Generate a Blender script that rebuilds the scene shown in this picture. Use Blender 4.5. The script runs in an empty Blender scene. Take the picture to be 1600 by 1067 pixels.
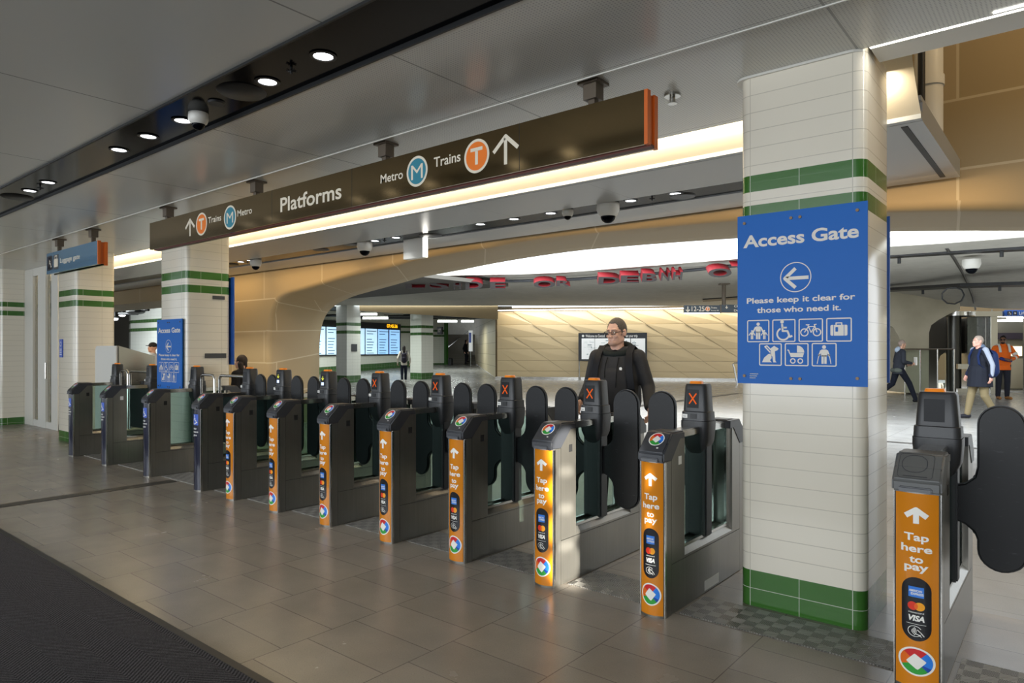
import bpy, bmesh, math, random
from mathutils import Vector, Matrix
random.seed(7)
S = bpy.context.scene
C = S.collection
PI = math.pi

# ------------------------------------------------------------------ camera, world, exposure
cam_data = bpy.data.cameras.new('camera')
cam = bpy.data.objects.new('camera', cam_data)
C.objects.link(cam)
cam.location = (0, 0, 1.5)
cam.rotation_euler = (PI / 2, 0, math.radians(39.5))
cam_data.sensor_width = 36
cam_data.lens = 1067 / 1600 * 36
cam_data.shift_y = 12.5 / 1600
cam_data.clip_start = 0.05
cam_data.clip_end = 400
S.camera = cam
S.view_settings.view_transform = 'Standard'
S.view_settings.look = 'None'
S.view_settings.exposure = 0.0
S.view_settings.gamma = 1
S.view_settings.use_curve_mapping = False
S.cycles.use_denoising = True
S.cycles.max_bounces = 8
S.cycles.diffuse_bounces = 4
S.cycles.glossy_bounces = 4
S.cycles.transparent_max_bounces = 12
S.cycles.sample_clamp_indirect = 6
S.cycles.caustics_reflective = False
S.cycles.caustics_refractive = False
W = bpy.data.worlds.new('sky')
S.world = W
W.use_nodes = True
bg = W.node_tree.nodes['Background']
bg.inputs[0].default_value = (0.86, 0.93, 1.0, 1)
bg.inputs[1].default_value = 2.4


def lamp(name, kind, loc, target, power, color=(1, 1, 1), size=0.1, size_y=None, spot=None, blend=0.5):
    d = bpy.data.lights.new(name, kind)
    d.energy = power
    d.color = color
    if kind == 'AREA':
        d.shape = 'RECTANGLE'
        d.size = size
        d.size_y = size_y or size
    elif kind in ('SPOT', 'POINT'):
        d.shadow_soft_size = size
    if kind == 'SPOT':
        d.spot_size = math.radians(spot)
        d.spot_blend = blend
    o = bpy.data.objects.new(name, d)
    C.objects.link(o)
    o.location = loc
    o.rotation_euler = (Vector(target) - Vector(loc)).to_track_quat('-Z', 'Y').to_euler()
    return o


WARM = (1.0, 0.80, 0.52)
COOL = (0.93, 0.97, 1.0)
# long lamps of the place: cove strip, wall washers, far wall strip, fluorescent hall
lamp('cove_strip_lamp', 'AREA', (-9.6, 4.80, 3.20), (-9.6, 5.1, 3.04), 260, (1.0, 0.86, 0.64), 17.4, 0.05)
for _x in (-13.5, -10.5, -7.5, -4.5, -1.8):
    lamp('wall_washer_lamp', 'AREA', (_x, 6.75, 2.98), (_x, 7.15, 1.6), 17, (1.0, 0.66, 0.30), 2.6, 0.1)
lamp('upper_washer_lamp', 'AREA', (1.6, 5.4, 5.2), (1.6, 7.2, 3.4), 60, (1.0, 0.72, 0.40), 4.0, 0.3)
# daylight coming in at the street entrance behind the camera
lamp('entrance_daylight_lamp', 'AREA', (-4.0, -9.5, 1.9), (-4.0, 2.0, 1.6), 900, (0.9, 0.95, 1.0), 16, 2.6)
# low shaft of sun that gets in past the near gate and strikes the next one
for _z in (0.12, 0.36, 0.60, 0.84):
    lamp('sun_shaft_lamp', 'SPOT', (1.5, 1.8, _z + 1.15), (-2.52, 3.603, _z), 7800, (1.0, 0.95, 0.84), 0.02, spot=4.4, blend=0.6)
# daylight falling down the shaft of the skylight
lamp('skylight_daylight_lamp', 'AREA', (-9.0, 12.6, 5.6), (-9.6, 22.0, 0), 5000, (0.86, 0.93, 1.0), 24, 6)

# ------------------------------------------------------------------ view frame used for laying the hall out in plan
T = math.radians(39.5)
FW, RT = (-math.sin(T), math.cos(T)), (math.cos(T), math.sin(T))


def ray(u, v):
    a = (u - 800) / 1067
    return FW[0] + a * RT[0], FW[1] + a * RT[1], (546 - v) / 1067


def at(u, v, k):
    d = ray(u, v)
    return Vector((d[0] * k, d[1] * k, 1.5 + d[2] * k))


def fl(u, k, z=0.0):
    d = ray(u, 0)
    return Vector((d[0] * k, d[1] * k, z))


def aty(u, v, y):
    d = ray(u, v)
    k = y / d[1]
    return Vector((d[0] * k, y, 1.5 + d[2] * k))


def atz(u, v, z):
    d = ray(u, v)
    k = (z - 1.5) / d[2]
    return Vector((d[0] * k, d[1] * k, z))


# ------------------------------------------------------------------ materials
def lin(c):
    return tuple(((x / 255) / 12.92) if x <= 10 else (((x / 255) + 0.055) / 1.055) ** 2.4 for x in c)


def hx(h):
    return lin(tuple(int(h[i:i + 2], 16) for i in (0, 2, 4)))


def mat(name, col, rough=0.5, metal=0.0, emit=None, es=1.0, alpha=1.0, spec=0.5, coat=0.0):
    m = bpy.data.materials.new(name)
    m.use_nodes = True
    b = m.node_tree.nodes['Principled BSDF']
    if isinstance(col, str):
        col = hx(col)
    b.inputs['Base Color'].default_value = (*col, 1)
    b.inputs['Roughness'].default_value = rough
    b.inputs['Metallic'].default_value = metal
    b.inputs['Specular IOR Level'].default_value = spec
    b.inputs['Alpha'].default_value = alpha
    b.inputs['Coat Weight'].default_value = coat
    if emit is not None:
        if isinstance(emit, str):
            emit = hx(emit)
        b.inputs['Emission Color'].default_value = (*emit, 1)
        b.inputs['Emission Strength'].default_value = es
    return m


class NT:
    def __init__(s, m):
        s.n = m.node_tree.nodes
        s.l = m.node_tree.links
        s.b = s.n['Principled BSDF']

    def node(s, t, **kw):
        x = s.n.new(t)
        for k, v in kw.items():
            setattr(x, k, v)
        return x

    def link(s, a, b):
        s.l.new(a, b)

    def val(s, x, sock):
        if hasattr(x, 'links') or isinstance(x, bpy.types.NodeSocket):
            s.l.new(x, sock)
        else:
            sock.default_value = x

    def math(s, op, a, b=0.0, c=None):
        x = s.node('ShaderNodeMath', operation=op)
        s.val(a, x.inputs[0])
        s.val(b, x.inputs[1])
        if c is not None:
            s.val(c, x.inputs[2])
        return x.outputs[0]

    def mix(s, f, a, b):
        x = s.node('ShaderNodeMix', data_type='RGBA')
        s.val(f, x.inputs[0])
        s.val(a if not isinstance(a, tuple) else (*a, 1), x.inputs[6])
        s.val(b if not isinstance(b, tuple) else (*b, 1), x.inputs[7])
        return x.outputs[2]

    def coord(s, which='Object'):
        return s.node('ShaderNodeTexCoord').outputs[which]

    def xyz(s, v):
        x = s.node('ShaderNodeSeparateXYZ')
        s.link(v, x.inputs[0])
        return x.outputs

    def vec(s, a, b, c=0.0):
        x = s.node('ShaderNodeCombineXYZ')
        for i, k in enumerate((a, b, c)):
            s.val(k, x.inputs[i])
        return x.outputs[0]

    def noise(s, v, scale, detail=3, rough=0.5, which=0):
        x = s.node('ShaderNodeTexNoise')
        s.link(v, x.inputs['Vector'])
        x.inputs['Scale'].default_value = scale
        x.inputs['Detail'].default_value = detail
        x.inputs['Roughness'].default_value = rough
        return x.outputs[which]

    def ramp(s, f, *st):
        x = s.node('ShaderNodeValToRGB')
        s.link(f, x.inputs[0])
        e = x.color_ramp.elements
        while len(e) < len(st):
            e.new(0.5)
        for i, (p, c) in enumerate(st):
            e[i].position = p
            e[i].color = (*c, 1) if len(c) == 3 else c
        return x.outputs[0]

    def brick(s, v, w, h, mortar, off=0.5, ca=(1, 1, 1), cb=(1, 1, 1), cm=(0, 0, 0), bias=0.0, smooth=0.1):
        x = s.node('ShaderNodeTexBrick')
        s.link(v, x.inputs['Vector'])
        x.offset = off
        x.squash = 1
        for nm, c in (('Color1', ca), ('Color2', cb), ('Mortar', cm)):
            x.inputs[nm].default_value = (*c, 1)
        x.inputs['Scale'].default_value = 1
        x.inputs['Mortar Size'].default_value = mortar
        x.inputs['Mortar Smooth'].default_value = smooth
        x.inputs['Bias'].default_value = bias
        x.inputs['Brick Width'].default_value = w
        x.inputs['Row Height'].default_value = h
        return x.outputs

    def base(s, c):
        s.link(c, s.b.inputs['Base Color'])

    def bump(s, h, strength=0.3, dist=0.01):
        x = s.node('ShaderNodeBump')
        x.inputs['Strength'].default_value = strength
        x.inputs['Distance'].default_value = dist
        s.link(h, x.inputs['Height'])
        s.link(x.outputs[0], s.b.inputs['Normal'])


def band(n, z, a, b):
    return n.math('MULTIPLY', n.math('GREATER_THAN', z, a), n.math('LESS_THAN', z, b))


M = {}
# floor tiles 0.605 x 0.305 m in running bond along the passage direction
def floor_tile(name, ca, cb, cm, dark, light):
    m = mat(name, ca, 0.27, spec=0.38)
    n = NT(m)
    p = n.coord()
    x, y, z = n.xyz(p)
    v = n.vec(n.math('ADD', y, 0.075 + 20 * 0.305), n.math('ADD', x, 2.47 + 0.605 * 60))
    br = n.brick(v, 0.305, 0.605, 0.0028, 0.5, hx(ca), hx(cb), hx(cm), 0.0)
    n1 = n.noise(p, 3.0, 4)
    n2 = n.noise(p, 160.0, 2)
    c = n.mix(0.32, br[0], n.ramp(n1, (0.3, hx(dark)), (0.7, hx(light))))
    c = n.mix(n.math('MULTIPLY', n.math('GREATER_THAN', n2, 0.66), 0.22), c, hx('b4aca0'))
    c = n.mix(n.math('MULTIPLY', n.math('LESS_THAN', n2, 0.36), 0.25), c, hx('5a534b'))
    n.base(c)
    n.link(n.math('ADD', n.math('MULTIPLY', n1, 0.12), 0.19), n.b.inputs['Roughness'])
    n.bump(n.math('SUBTRACT', 1.0, br[1]), 0.25, 0.003)
    return m


M['floor'] = floor_tile('brown_grey_stone_floor_tile', '948c81', '878076', '4a443e', '756e65', '9a9287')
M['floor_hall'] = floor_tile('skylight_paled_floor_tile', '918f8b', '898783', '595855', '868683', '9e9e9b')  # same stone as the near floor, skylight glare put into its paler grey

# carpet mat with herringbone ribs
m = M['carpet'] = mat('charcoal_ribbed_mat', '2b2a2c', 0.95, spec=0.2)
n = NT(m)
p = n.coord()
x, y, z = n.xyz(p)
zig = n.math('PINGPONG', y, 0.16)
w_ = n.math('SINE', n.math('MULTIPLY', n.math('ADD', x, n.math('MULTIPLY', zig, 1.0)), 260.0))
n1 = n.noise(p, 220, 3)
f = n.math('ADD', n.math('MULTIPLY', w_, 0.22), n.math('MULTIPLY', n1, 1.0))
n.base(n.ramp(f, (0.25, hx('1b1a1c')), (0.80, hx('5a585b'))))
n.bump(f, 0.8, 0.006)

# white panelled ceiling, faint joints and fine perforation
m = M['ceiling'] = mat('white_metal_ceiling_panel', 'b9b9b4', 0.22, spec=0.45)
n = NT(m)
p = n.coord()
x, y, z = n.xyz(p)
jx = n.math('LESS_THAN', n.math('FRACT', n.math('DIVIDE', n.math('ADD', x, 61.35), 1.95)), 0.006)
jy = n.math('LESS_THAN', n.math('FRACT', n.math('DIVIDE', n.math('ADD', y, 20.62), 1.33)), 0.004)
j = n.math('MAXIMUM', jx, jy)
perf = n.math('LESS_THAN', n.math('ADD', n.math('POWER', n.math('SUBTRACT', n.math('FRACT', n.math('MULTIPLY', x, 55.0)), 0.5), 2.0),
              n.math('POWER', n.math('SUBTRACT', n.math('FRACT', n.math('MULTIPLY', y, 55.0)), 0.5), 2.0)), 0.055)
pm = n.math('MULTIPLY', perf, n.math('MULTIPLY', n.math('GREATER_THAN', x, -5.2), n.math('GREATER_THAN', y, 2.45)))
c = n.mix(n.math('MULTIPLY', pm, 0.55), hx('d6d6cf'), hx('808083'))
n.base(n.mix(n.math('MULTIPLY', j, 0.7), c, hx('6c6c68')))

M['soffit'] = mat('pale_grey_soffit_panel', '9a9c9d', 0.3)
n = NT(M['soffit'])
x, y, z = n.xyz(n.coord())
jx = n.math('LESS_THAN', n.math('FRACT', n.math('DIVIDE', n.math('ADD', x, 60.4), 1.5)), 0.006)
n.base(n.mix(n.math('MULTIPLY', jx, 0.5), hx('9c9fa0'), hx('606060')))
M['white_metal'] = mat('white_painted_metal', 'd6d4cc', 0.35)
M['black_gloss'] = mat('black_gloss_strip', '05070c', 0.12, spec=0.05)
M['black'] = mat('black_plastic', '131415', 0.45)
M['dark'] = mat('dark_void', '0a0a0b', 0.9)
M['lamp'] = mat('lit_lamp_face', 'ffffff', 0.5, emit=(0.95, 0.97, 1.0), es=6)
M['led'] = mat('lit_led_line', 'ffffff', 0.5, emit=(1.0, 0.96, 0.88), es=7)
M['tube'] = mat('lit_fluorescent_tube', 'ffffff', 0.5, emit=(0.92, 1.0, 0.97), es=6)
M['cove'] = mat('cream_cove_face', 'efe4cc', 0.5)


def tile(name, w, h, white, mortar, green, mortar_g, bands):
    m = mat(name, white, 0.14, spec=0.5)
    n = NT(m)
    u, v_, _ = n.xyz(n.coord('UV'))
    b1 = n.brick(n.vec(u, v_), w, h, 0.0022, 0.0, hx(white), hx(white), hx(mortar))
    jv = n.math('LESS_THAN', n.math('FRACT', n.math('DIVIDE', n.math('ADD', u, 0.0015), 0.276)), 0.0115)
    jh = band(n, v_, 0.1035, 0.1065)
    b2 = [n.mix(n.math('MAXIMUM', jv, jh), hx(green), hx(mortar_g))]
    k = None
    for a, b in bands:
        q = band(n, v_, a, b)
        k = q if k is None else n.math('MAXIMUM', k, q)
    n1 = n.noise(n.coord(), 2.5, 3)
    c = n.mix(k, b1[0], b2[0])
    c = n.mix(n.math('MULTIPLY', n1, 0.08), c, hx('9a917e'))
    n.base(c)
    n.bump(n.math('SUBTRACT', 1.0, b1[1]), 0.12, 0.002)
    return m


M['tile'] = tile('white_glazed_tile_with_green_bands', 0.552, 0.103, 'e0d9c9', 'bfb8a8', '2f6420', 'c4c6b8',
                 ((-0.1, 0.21), (2.247, 2.343), (2.422, 2.518)))
M['tile_far'] = tile('white_wall_tile_with_green_bands', 0.3, 0.15, 'd8dad2', 'b4b6ae', '2f5a2a', 'c4c6b8',
                     ((-0.1, 0.32), (2.22, 2.36), (2.58, 2.72)))


def grc(name, c1, c2, joint, w, h):
    m = mat(name, c1, 0.6)
    n = NT(m)
    u, v_, _ = n.xyz(n.coord('UV'))
    b = n.brick(n.vec(u, v_), w, h, 0.012, 0.37, hx(c1), hx(c2), hx(joint), 0.0)
    n1 = n.noise(n.coord(), 1.2, 3)
    n.base(n.mix(n.math('MULTIPLY', n1, 0.3), b[0], hx('a39274')))
    return m


M['grc'] = grc('sandstone_coloured_panel', '9f8d6c', '95835f', 'bbad90', 1.9, 0.62)
M['gold'] = mat('honey_coloured_wall_panel', 'c9b48c', 0.42)
m = M['concrete'] = mat('smooth_grey_concrete', '9a978d', 0.65)
n = NT(m)
p = n.coord()
n1 = n.noise(p, 0.35, 6, 0.65)
n2 = n.noise(p, 5.0, 4)
c = n.mix(0.35, n.ramp(n1, (0.3, hx('aeaba1')), (0.7, hx('cbc8be'))), n.ramp(n2, (0.3, hx('b4b1a8')), (0.7, hx('d0cdc4'))))
n.base(c)
M['beige_concrete'] = mat('beige_concrete', 'b3ab94', 0.6)
n = NT(M['beige_concrete'])
n.base(n.ramp(n.noise(n.coord(), 0.8, 4), (0.3, hx('a39b85')), (0.7, hx('bdb59f'))))


def brushed(name, c1, c2, rough, vertical):
    m = mat(name, c1, rough, 0.78)
    n = NT(m)
    x, y, z = n.xyz(n.coord())
    v = n.vec(n.math('MULTIPLY', x, 30.0), n.math('MULTIPLY', y, 240.0 if vertical else 3.0), n.math('MULTIPLY', z, 2.0 if vertical else 240.0))
    a = n.noise(v, 1.0, 2)
    b = n.noise(n.coord(), 2.2, 3)
    n.base(n.mix(n.math('MULTIPLY', a, 0.5), n.ramp(b, (0.3, hx(c1)), (0.7, hx(c2))), hx('57554f')))
    n.link(n.math('ADD', n.math('MULTIPLY', b, 0.12), rough - 0.05), n.b.inputs['Roughness'])
    return m


M['steel'] = brushed('brushed_stainless_steel', '87847d', '99968e', 0.31, True)
M['steel_plain'] = mat('polished_steel', 'b8b6b0', 0.2, 1.0)
M['steel_edge'] = mat('bright_steel_edge', 'cfcdc8', 0.22, 1.0)
M['seam'] = mat('dark_panel_gap', '121212', 0.6)
M['cap'] = mat('slate_grey_moulded_plastic', '33353a', 0.38)
M['cap_light'] = mat('grey_moulded_plastic', '5a5b5a', 0.4)
M['validator'] = mat('charcoal_moulded_plastic', '2b2c2e', 0.42)
M['orange'] = mat('orange_vinyl', 'd07f16', 0.16, coat=0.3)
M['navy'] = mat('navy_vinyl', '15182e', 0.2, coat=0.3)
M['orange_lamp'] = mat('orange_translucent_lens', 'e0801c', 0.3, emit=hx('e07a14'), es=0.25)
M['red_lamp'] = mat('orange_red_lens', 'd0481c', 0.3, emit=hx('d0481c'), es=0.15)
M['x_orange'] = mat('lit_orange_cross', '401808', 0.6, emit=hx('e8601e'), es=0.9, spec=0.1)
M['screen_off'] = mat('dark_display_glass', '101216', 0.35, spec=0.15)
M['screen_blue'] = mat('dim_blue_display', '22344c', 0.1, emit=hx('22405e'), es=0.4)
M['arrow_lit'] = mat('lit_yellow_green_arrow', 'c0c030', 0.4, emit=hx('c8c83a'), es=0.9)
M['light_blue'] = mat('lit_pale_blue_square', 'c8d8ff', 0.4, emit=hx('c8d8ff'), es=1.0)
m = M['paddle'] = mat('black_rubber_paddle', '0c0d0f', 0.4, spec=0.3)
n = NT(m)
p = n.coord()
x, y, z = n.xyz(p)
sc = n.noise(n.vec(n.math('MULTIPLY', x, 9.0), y, n.math('MULTIPLY', z, 34.0)), 1.6, 6, 0.75)
n.base(n.mix(n.math('MULTIPLY', n.ramp(sc, (0.60, (0, 0, 0)), (0.72, (1, 1, 1))), 0.35), hx('0b0c0e'), hx('5b5f63')))
M['paddle_edge'] = mat('black_rubber_edge', '0e0f10', 0.5)
def pane(name, tint):
    m = mat(name, 'ffffff', 0.08)
    n = NT(m)
    tr = n.node('ShaderNodeBsdfTransparent')
    tr.inputs[0].default_value = (*tint, 1)
    n.link(tr.outputs[0], n.n['Material Output'].inputs['Surface'])
    return m


M['glass'] = pane('pale_green_gate_glass', (0.78, 0.85, 0.83))
M['clear_glass'] = pane('clear_balustrade_glass', (0.82, 0.87, 0.85))
M['door_glass'] = mat('grey_door_glass', '757a70', 0.06, alpha=0.5)
M['white'] = mat('white_vinyl', 'e9e7e0', 0.4)
M['cream'] = mat('cream_vinyl', 'e6dcc8', 0.45)
M['sign_white'] = mat('pale_grey_vinyl', 'd8d3c8', 0.4)
M['blue'] = mat('blue_sign_panel', '1a63b6', 0.45, spec=0.2)
M['blue_deep'] = mat('deep_blue_sign_edge', '1d4f9c', 0.45)
M['sticker_blue'] = mat('blue_vinyl', '2a56c0', 0.3)
m = M['sign_black'] = mat('dark_bronze_mirror_panel', (0.23, 0.165, 0.08), 0.15, 1.0)
M['sign_orange'] = mat('orange_sign_edge', 'd2641a', 0.4)
M['brown_metal'] = mat('bronze_hanger_metal', '62574a', 0.45, 0.3)
M['t_orange'] = mat('orange_emblem', 'ee7a1e', 0.4)
M['m_teal'] = mat('teal_emblem', '2f8296', 0.4)
M['pill'] = mat('near_black_badge', '15161c', 0.2)
M['amex'] = mat('mid_blue_card_mark', '2f78d6', 0.3)
M['mred'] = mat('red_card_mark', 'd8301c', 0.3)
M['myel'] = mat('amber_card_mark', 'f0a020', 0.3)
M['mora'] = mat('orange_card_mark', 'e8641c', 0.3)
M['e_red'] = mat('emblem_red', 'c8262c', 0.3)
M['e_orange'] = mat('emblem_orange', 'e06a1c', 0.3)
M['e_green'] = mat('emblem_green', '2f9a3a', 0.3)
M['e_blue'] = mat('emblem_blue', '2a7ee0', 0.3)
M['e_navy'] = mat('emblem_navy', '1c4aa8', 0.3)
M['rivet'] = mat('dull_brass_bolt', '5a4a38', 0.4, 0.7)
m = M['plate'] = mat('chequer_plate_steel', '8d8a84', 0.34, 0.55)
n = NT(m)
p = n.coord()
x, y, z = n.xyz(p)
cu = n.math('FRACT', n.math('MULTIPLY', x, 16.0))
cv = n.math('FRACT', n.math('MULTIPLY', y, 16.0))
chk = n.node('ShaderNodeTexChecker')
n.link(n.vec(x, y, 0.0), chk.inputs['Vector'])
chk.inputs['Scale'].default_value = 15.0
st1 = n.math('SINE', n.math('MULTIPLY', n.math('ADD', x, y), 420.0))
st2 = n.math('SINE', n.math('MULTIPLY', n.math('SUBTRACT', x, y), 420.0))
mixs = n.node('ShaderNodeMix', data_type='FLOAT')
n.link(chk.outputs['Fac'], mixs.inputs[0])
n.link(st1, mixs.inputs[2])
n.link(st2, mixs.inputs[3])
hgt = mixs.outputs[0]
n.base(n.mix(n.math('ADD', n.math('MULTIPLY', hgt, 0.3), n.math('MULTIPLY', chk.outputs['Fac'], 0.4)), hx('7c7973'), hx('c8c5be')))
n.bump(hgt, 0.9, 0.004)
M['screen_page'] = mat('lit_pale_blue_screen', 'c0dcf0', 0.3, emit=hx('b4d8f4'), es=1.0)
M['screen_page_blue'] = mat('lit_blue_screen', '9cc8f0', 0.3, emit=hx('8fc0f0'), es=1.0)
M['screen_text'] = mat('screen_grey_text', '5a7894', 0.4)
M['led_amber'] = mat('lit_amber_digits', 'f0b020', 0.4, emit=hx('ffb814'), es=1.6)
M['red'] = mat('red_letter_metal', '5c1015', 0.5, spec=0.3)
M['letter_face'] = mat('dark_letter_face', '2a2625', 0.5)
M['plaque'] = mat('charcoal_plaque', '3a3c40', 0.5)
M['green_base'] = mat('green_glazed_skirting', '3a6b2c', 0.2)
M['yellow_glow'] = mat('warm_lit_vault', 'e8cfa0', 0.6)
M['grey_floor'] = mat('dark_floor_drain', '3a3733', 0.5)
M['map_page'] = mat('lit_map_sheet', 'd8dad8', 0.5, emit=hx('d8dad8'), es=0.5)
M['map_grey'] = mat('map_grey_block', 'a9b4b8', 0.5)
M['map_frame'] = mat('charcoal_board_frame', '1c2026', 0.4)

# ------------------------------------------------------------------ mesh helpers
def link(o, parent=None):
    C.objects.link(o)
    if parent:
        o.parent = parent
    return o


def tag(o, label=None, cat=None, group=None, kind=None):
    for k, v in (('label', label), ('category', cat), ('group', group), ('kind', kind)):
        if v:
            o[k] = v
    return o


def thing(name, label, cat, loc=(0, 0, 0), rz=0.0, group=None):
    o = bpy.data.objects.new(name, None)
    o.empty_display_size = 0.1
    link(o)
    o.location = loc
    o.rotation_euler = (0, 0, rz)
    return tag(o, label, cat, group)


class MB:
    """collects faces of one object"""

    def __init__(s):
        s.v, s.f, s.mi, s.uv = [], [], [], {}

    def add(s, vs, fs, mi=0):
        b = len(s.v)
        s.v += [tuple(p) for p in vs]
        for f in fs:
            s.f.append(tuple(b + i for i in f))
            s.mi.append(mi)
        return s

    def box(s, x0, x1, y0, y1, z0, z1, mi=0):
        vs = [(x, y, z) for z in (z0, z1) for y in (y0, y1) for x in (x0, x1)]
        return s.add(vs, [(0, 2, 3, 1), (4, 5, 7, 6), (0, 1, 5, 4), (2, 6, 7, 3), (0, 4, 6, 2), (1, 3, 7, 5)], mi)

    def cbox(s, c, sx, sy, sz, mi=0):
        return s.box(c[0] - sx / 2, c[0] + sx / 2, c[1] - sy / 2, c[1] + sy / 2, c[2] - sz / 2, c[2] + sz / 2, mi)

    def prism(s, poly, ax, a, b, mi=0):
        """poly of 2D points swept along axis ax from a to b; 2D = the two other axes in order"""
        n = len(poly)
        ins = lambda p, h: {0: (h, p[0], p[1]), 1: (p[0], h, p[1]), 2: (p[0], p[1], h)}[ax]
        vs = [ins(p, a) for p in poly] + [ins(p, b) for p in poly]
        fs = [tuple(range(n))[::-1], tuple(range(n, 2 * n))] + [(i, (i + 1) % n, n + (i + 1) % n, n + i) for i in range(n)]
        return s.add(vs, fs, mi)

    def loft(s, rings, mi=0, cap=True):
        n = len(rings[0])
        vs = [p for r in rings for p in r]
        fs = []
        for k in range(len(rings) - 1):
            for i in range(n):
                j = (i + 1) % n
                fs.append((k * n + i, k * n + j, (k + 1) * n + j, (k + 1) * n + i))
        if cap:
            fs.append(tuple(range(n))[::-1])
            fs.append(tuple(range((len(rings) - 1) * n, len(rings) * n)))
        return s.add(vs, fs, mi)

    def cyl(s, p0, p1, r0, r1=None, n=16, mi=0, cap=True):
        p0, p1 = Vector(p0), Vector(p1)
        r1 = r0 if r1 is None else r1
        d = (p1 - p0).normalized()
        a = d.orthogonal().normalized()
        b = d.cross(a)
        rs = []
        for p, r in ((p0, r0), (p1, r1)):
            rs.append([p + a * (r * math.cos(2 * PI * i / n)) + b * (r * math.sin(2 * PI * i / n)) for i in range(n)])
        return s.loft(rs, mi, cap)

    def tube(s, pts, r, n=10, mi=0):
        pts = [Vector(p) for p in pts]
        rs = []
        a = None
        for i, p in enumerate(pts):
            d = (pts[min(i + 1, len(pts) - 1)] - pts[max(i - 1, 0)]).normalized()
            a = d.orthogonal() if a is None else a - d * a.dot(d)
            a.normalize()
            b = d.cross(a)
            rs.append([p + a * (r * math.cos(2 * PI * k / n)) + b * (r * math.sin(2 * PI * k / n)) for k in range(n)])
        return s.loft(rs, mi)

    def lathe(s, prof, c=(0, 0, 0), n=24, mi=0):
        rs = [[(c[0] + r * math.cos(2 * PI * i / n), c[1] + r * math.sin(2 * PI * i / n), c[2] + z) for i in range(n)] for r, z in prof]
        return s.loft(rs, mi)

    def sphere(s, c, rx, ry=None, rz=None, n=16, mi=0):
        ry = ry or rx
        rz = rz or rx
        rs = []
        for k in range(1, n):
            t = PI * k / n
            rs.append([(c[0] + rx * math.sin(t) * math.cos(2 * PI * i / n), c[1] + ry * math.sin(t) * math.sin(2 * PI * i / n), c[2] - rz * math.cos(t)) for i in range(n)])
        return s.loft(rs, mi)

    def grid(s, rows, mi=0):
        n = len(rows[0])
        vs = [p for r in rows for p in r]
        fs = [(k * n + i, k * n + i + 1, (k + 1) * n + i + 1, (k + 1) * n + i) for k in range(len(rows) - 1) for i in range(n - 1)]
        return s.add(vs, fs, mi)

    def build(s, name, mats, parent=None, smooth=False, bevel=0.0, seg=2, uv=None, mesh_only=False, flat_angle=40):
        me = bpy.data.meshes.new(name)
        me.from_pydata(s.v, [], s.f)
        if not isinstance(mats, (list, tuple)):
            mats = [mats]
        for m_ in mats:
            me.materials.append(m_)
        me.polygons.foreach_set('material_index', s.mi)
        bm = bmesh.new()
        bm.from_mesh(me)
        bmesh.ops.recalc_face_normals(bm, faces=bm.faces)
        if bevel:
            ed = [e for e in bm.edges if len(e.link_faces) == 2 and e.calc_face_angle(0) > 0.5]
            bmesh.ops.bevel(bm, geom=ed, offset=bevel, segments=seg, affect='EDGES', clamp_overlap=True)
        bm.to_mesh(me)
        bm.free()
        if uv:
            l = me.uv_layers.new(name='UVMap')
            for lp in me.loops:
                l.data[lp.index].uv = uv(me.vertices[lp.vertex_index].co)
        if smooth or bevel:
            me.polygons.foreach_set('use_smooth', [True] * len(me.polygons))
            me.set_sharp_from_angle(angle=math.radians(flat_angle))
        me.update()
        if mesh_only:
            return me
        o = bpy.data.objects.new(name, me)
        return link(o, parent)


def struct(name, mb, mats, **kw):
    o = mb.build(name, mats, **kw)
    o['kind'] = 'structure'
    return o


def inst(name, me, parent=None, loc=None):
    o = bpy.data.objects.new(name, me)
    link(o, parent)
    if loc:
        o.location = loc
    return o


def text2d(body, bold=0.0, shear=0.0, space=1.0):
    cu = bpy.data.curves.new('lettering', 'FONT')
    cu.body = body
    cu.size = 1
    cu.offset = bold
    cu.shear = shear
    cu.space_character = space
    cu.resolution_u = 4
    o = bpy.data.objects.new('lettering', cu)
    C.objects.link(o)
    dg = bpy.context.evaluated_depsgraph_get()
    dg.update()
    me = bpy.data.meshes.new_from_object(o.evaluated_get(dg))
    vs = [(q.co.x, q.co.y) for q in me.vertices]
    fs = [tuple(q.vertices) for q in me.polygons]
    bpy.data.objects.remove(o)
    bpy.data.curves.remove(cu)
    bpy.data.meshes.remove(me)
    return vs, fs


_tc = {}
CAP = 0.729


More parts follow.
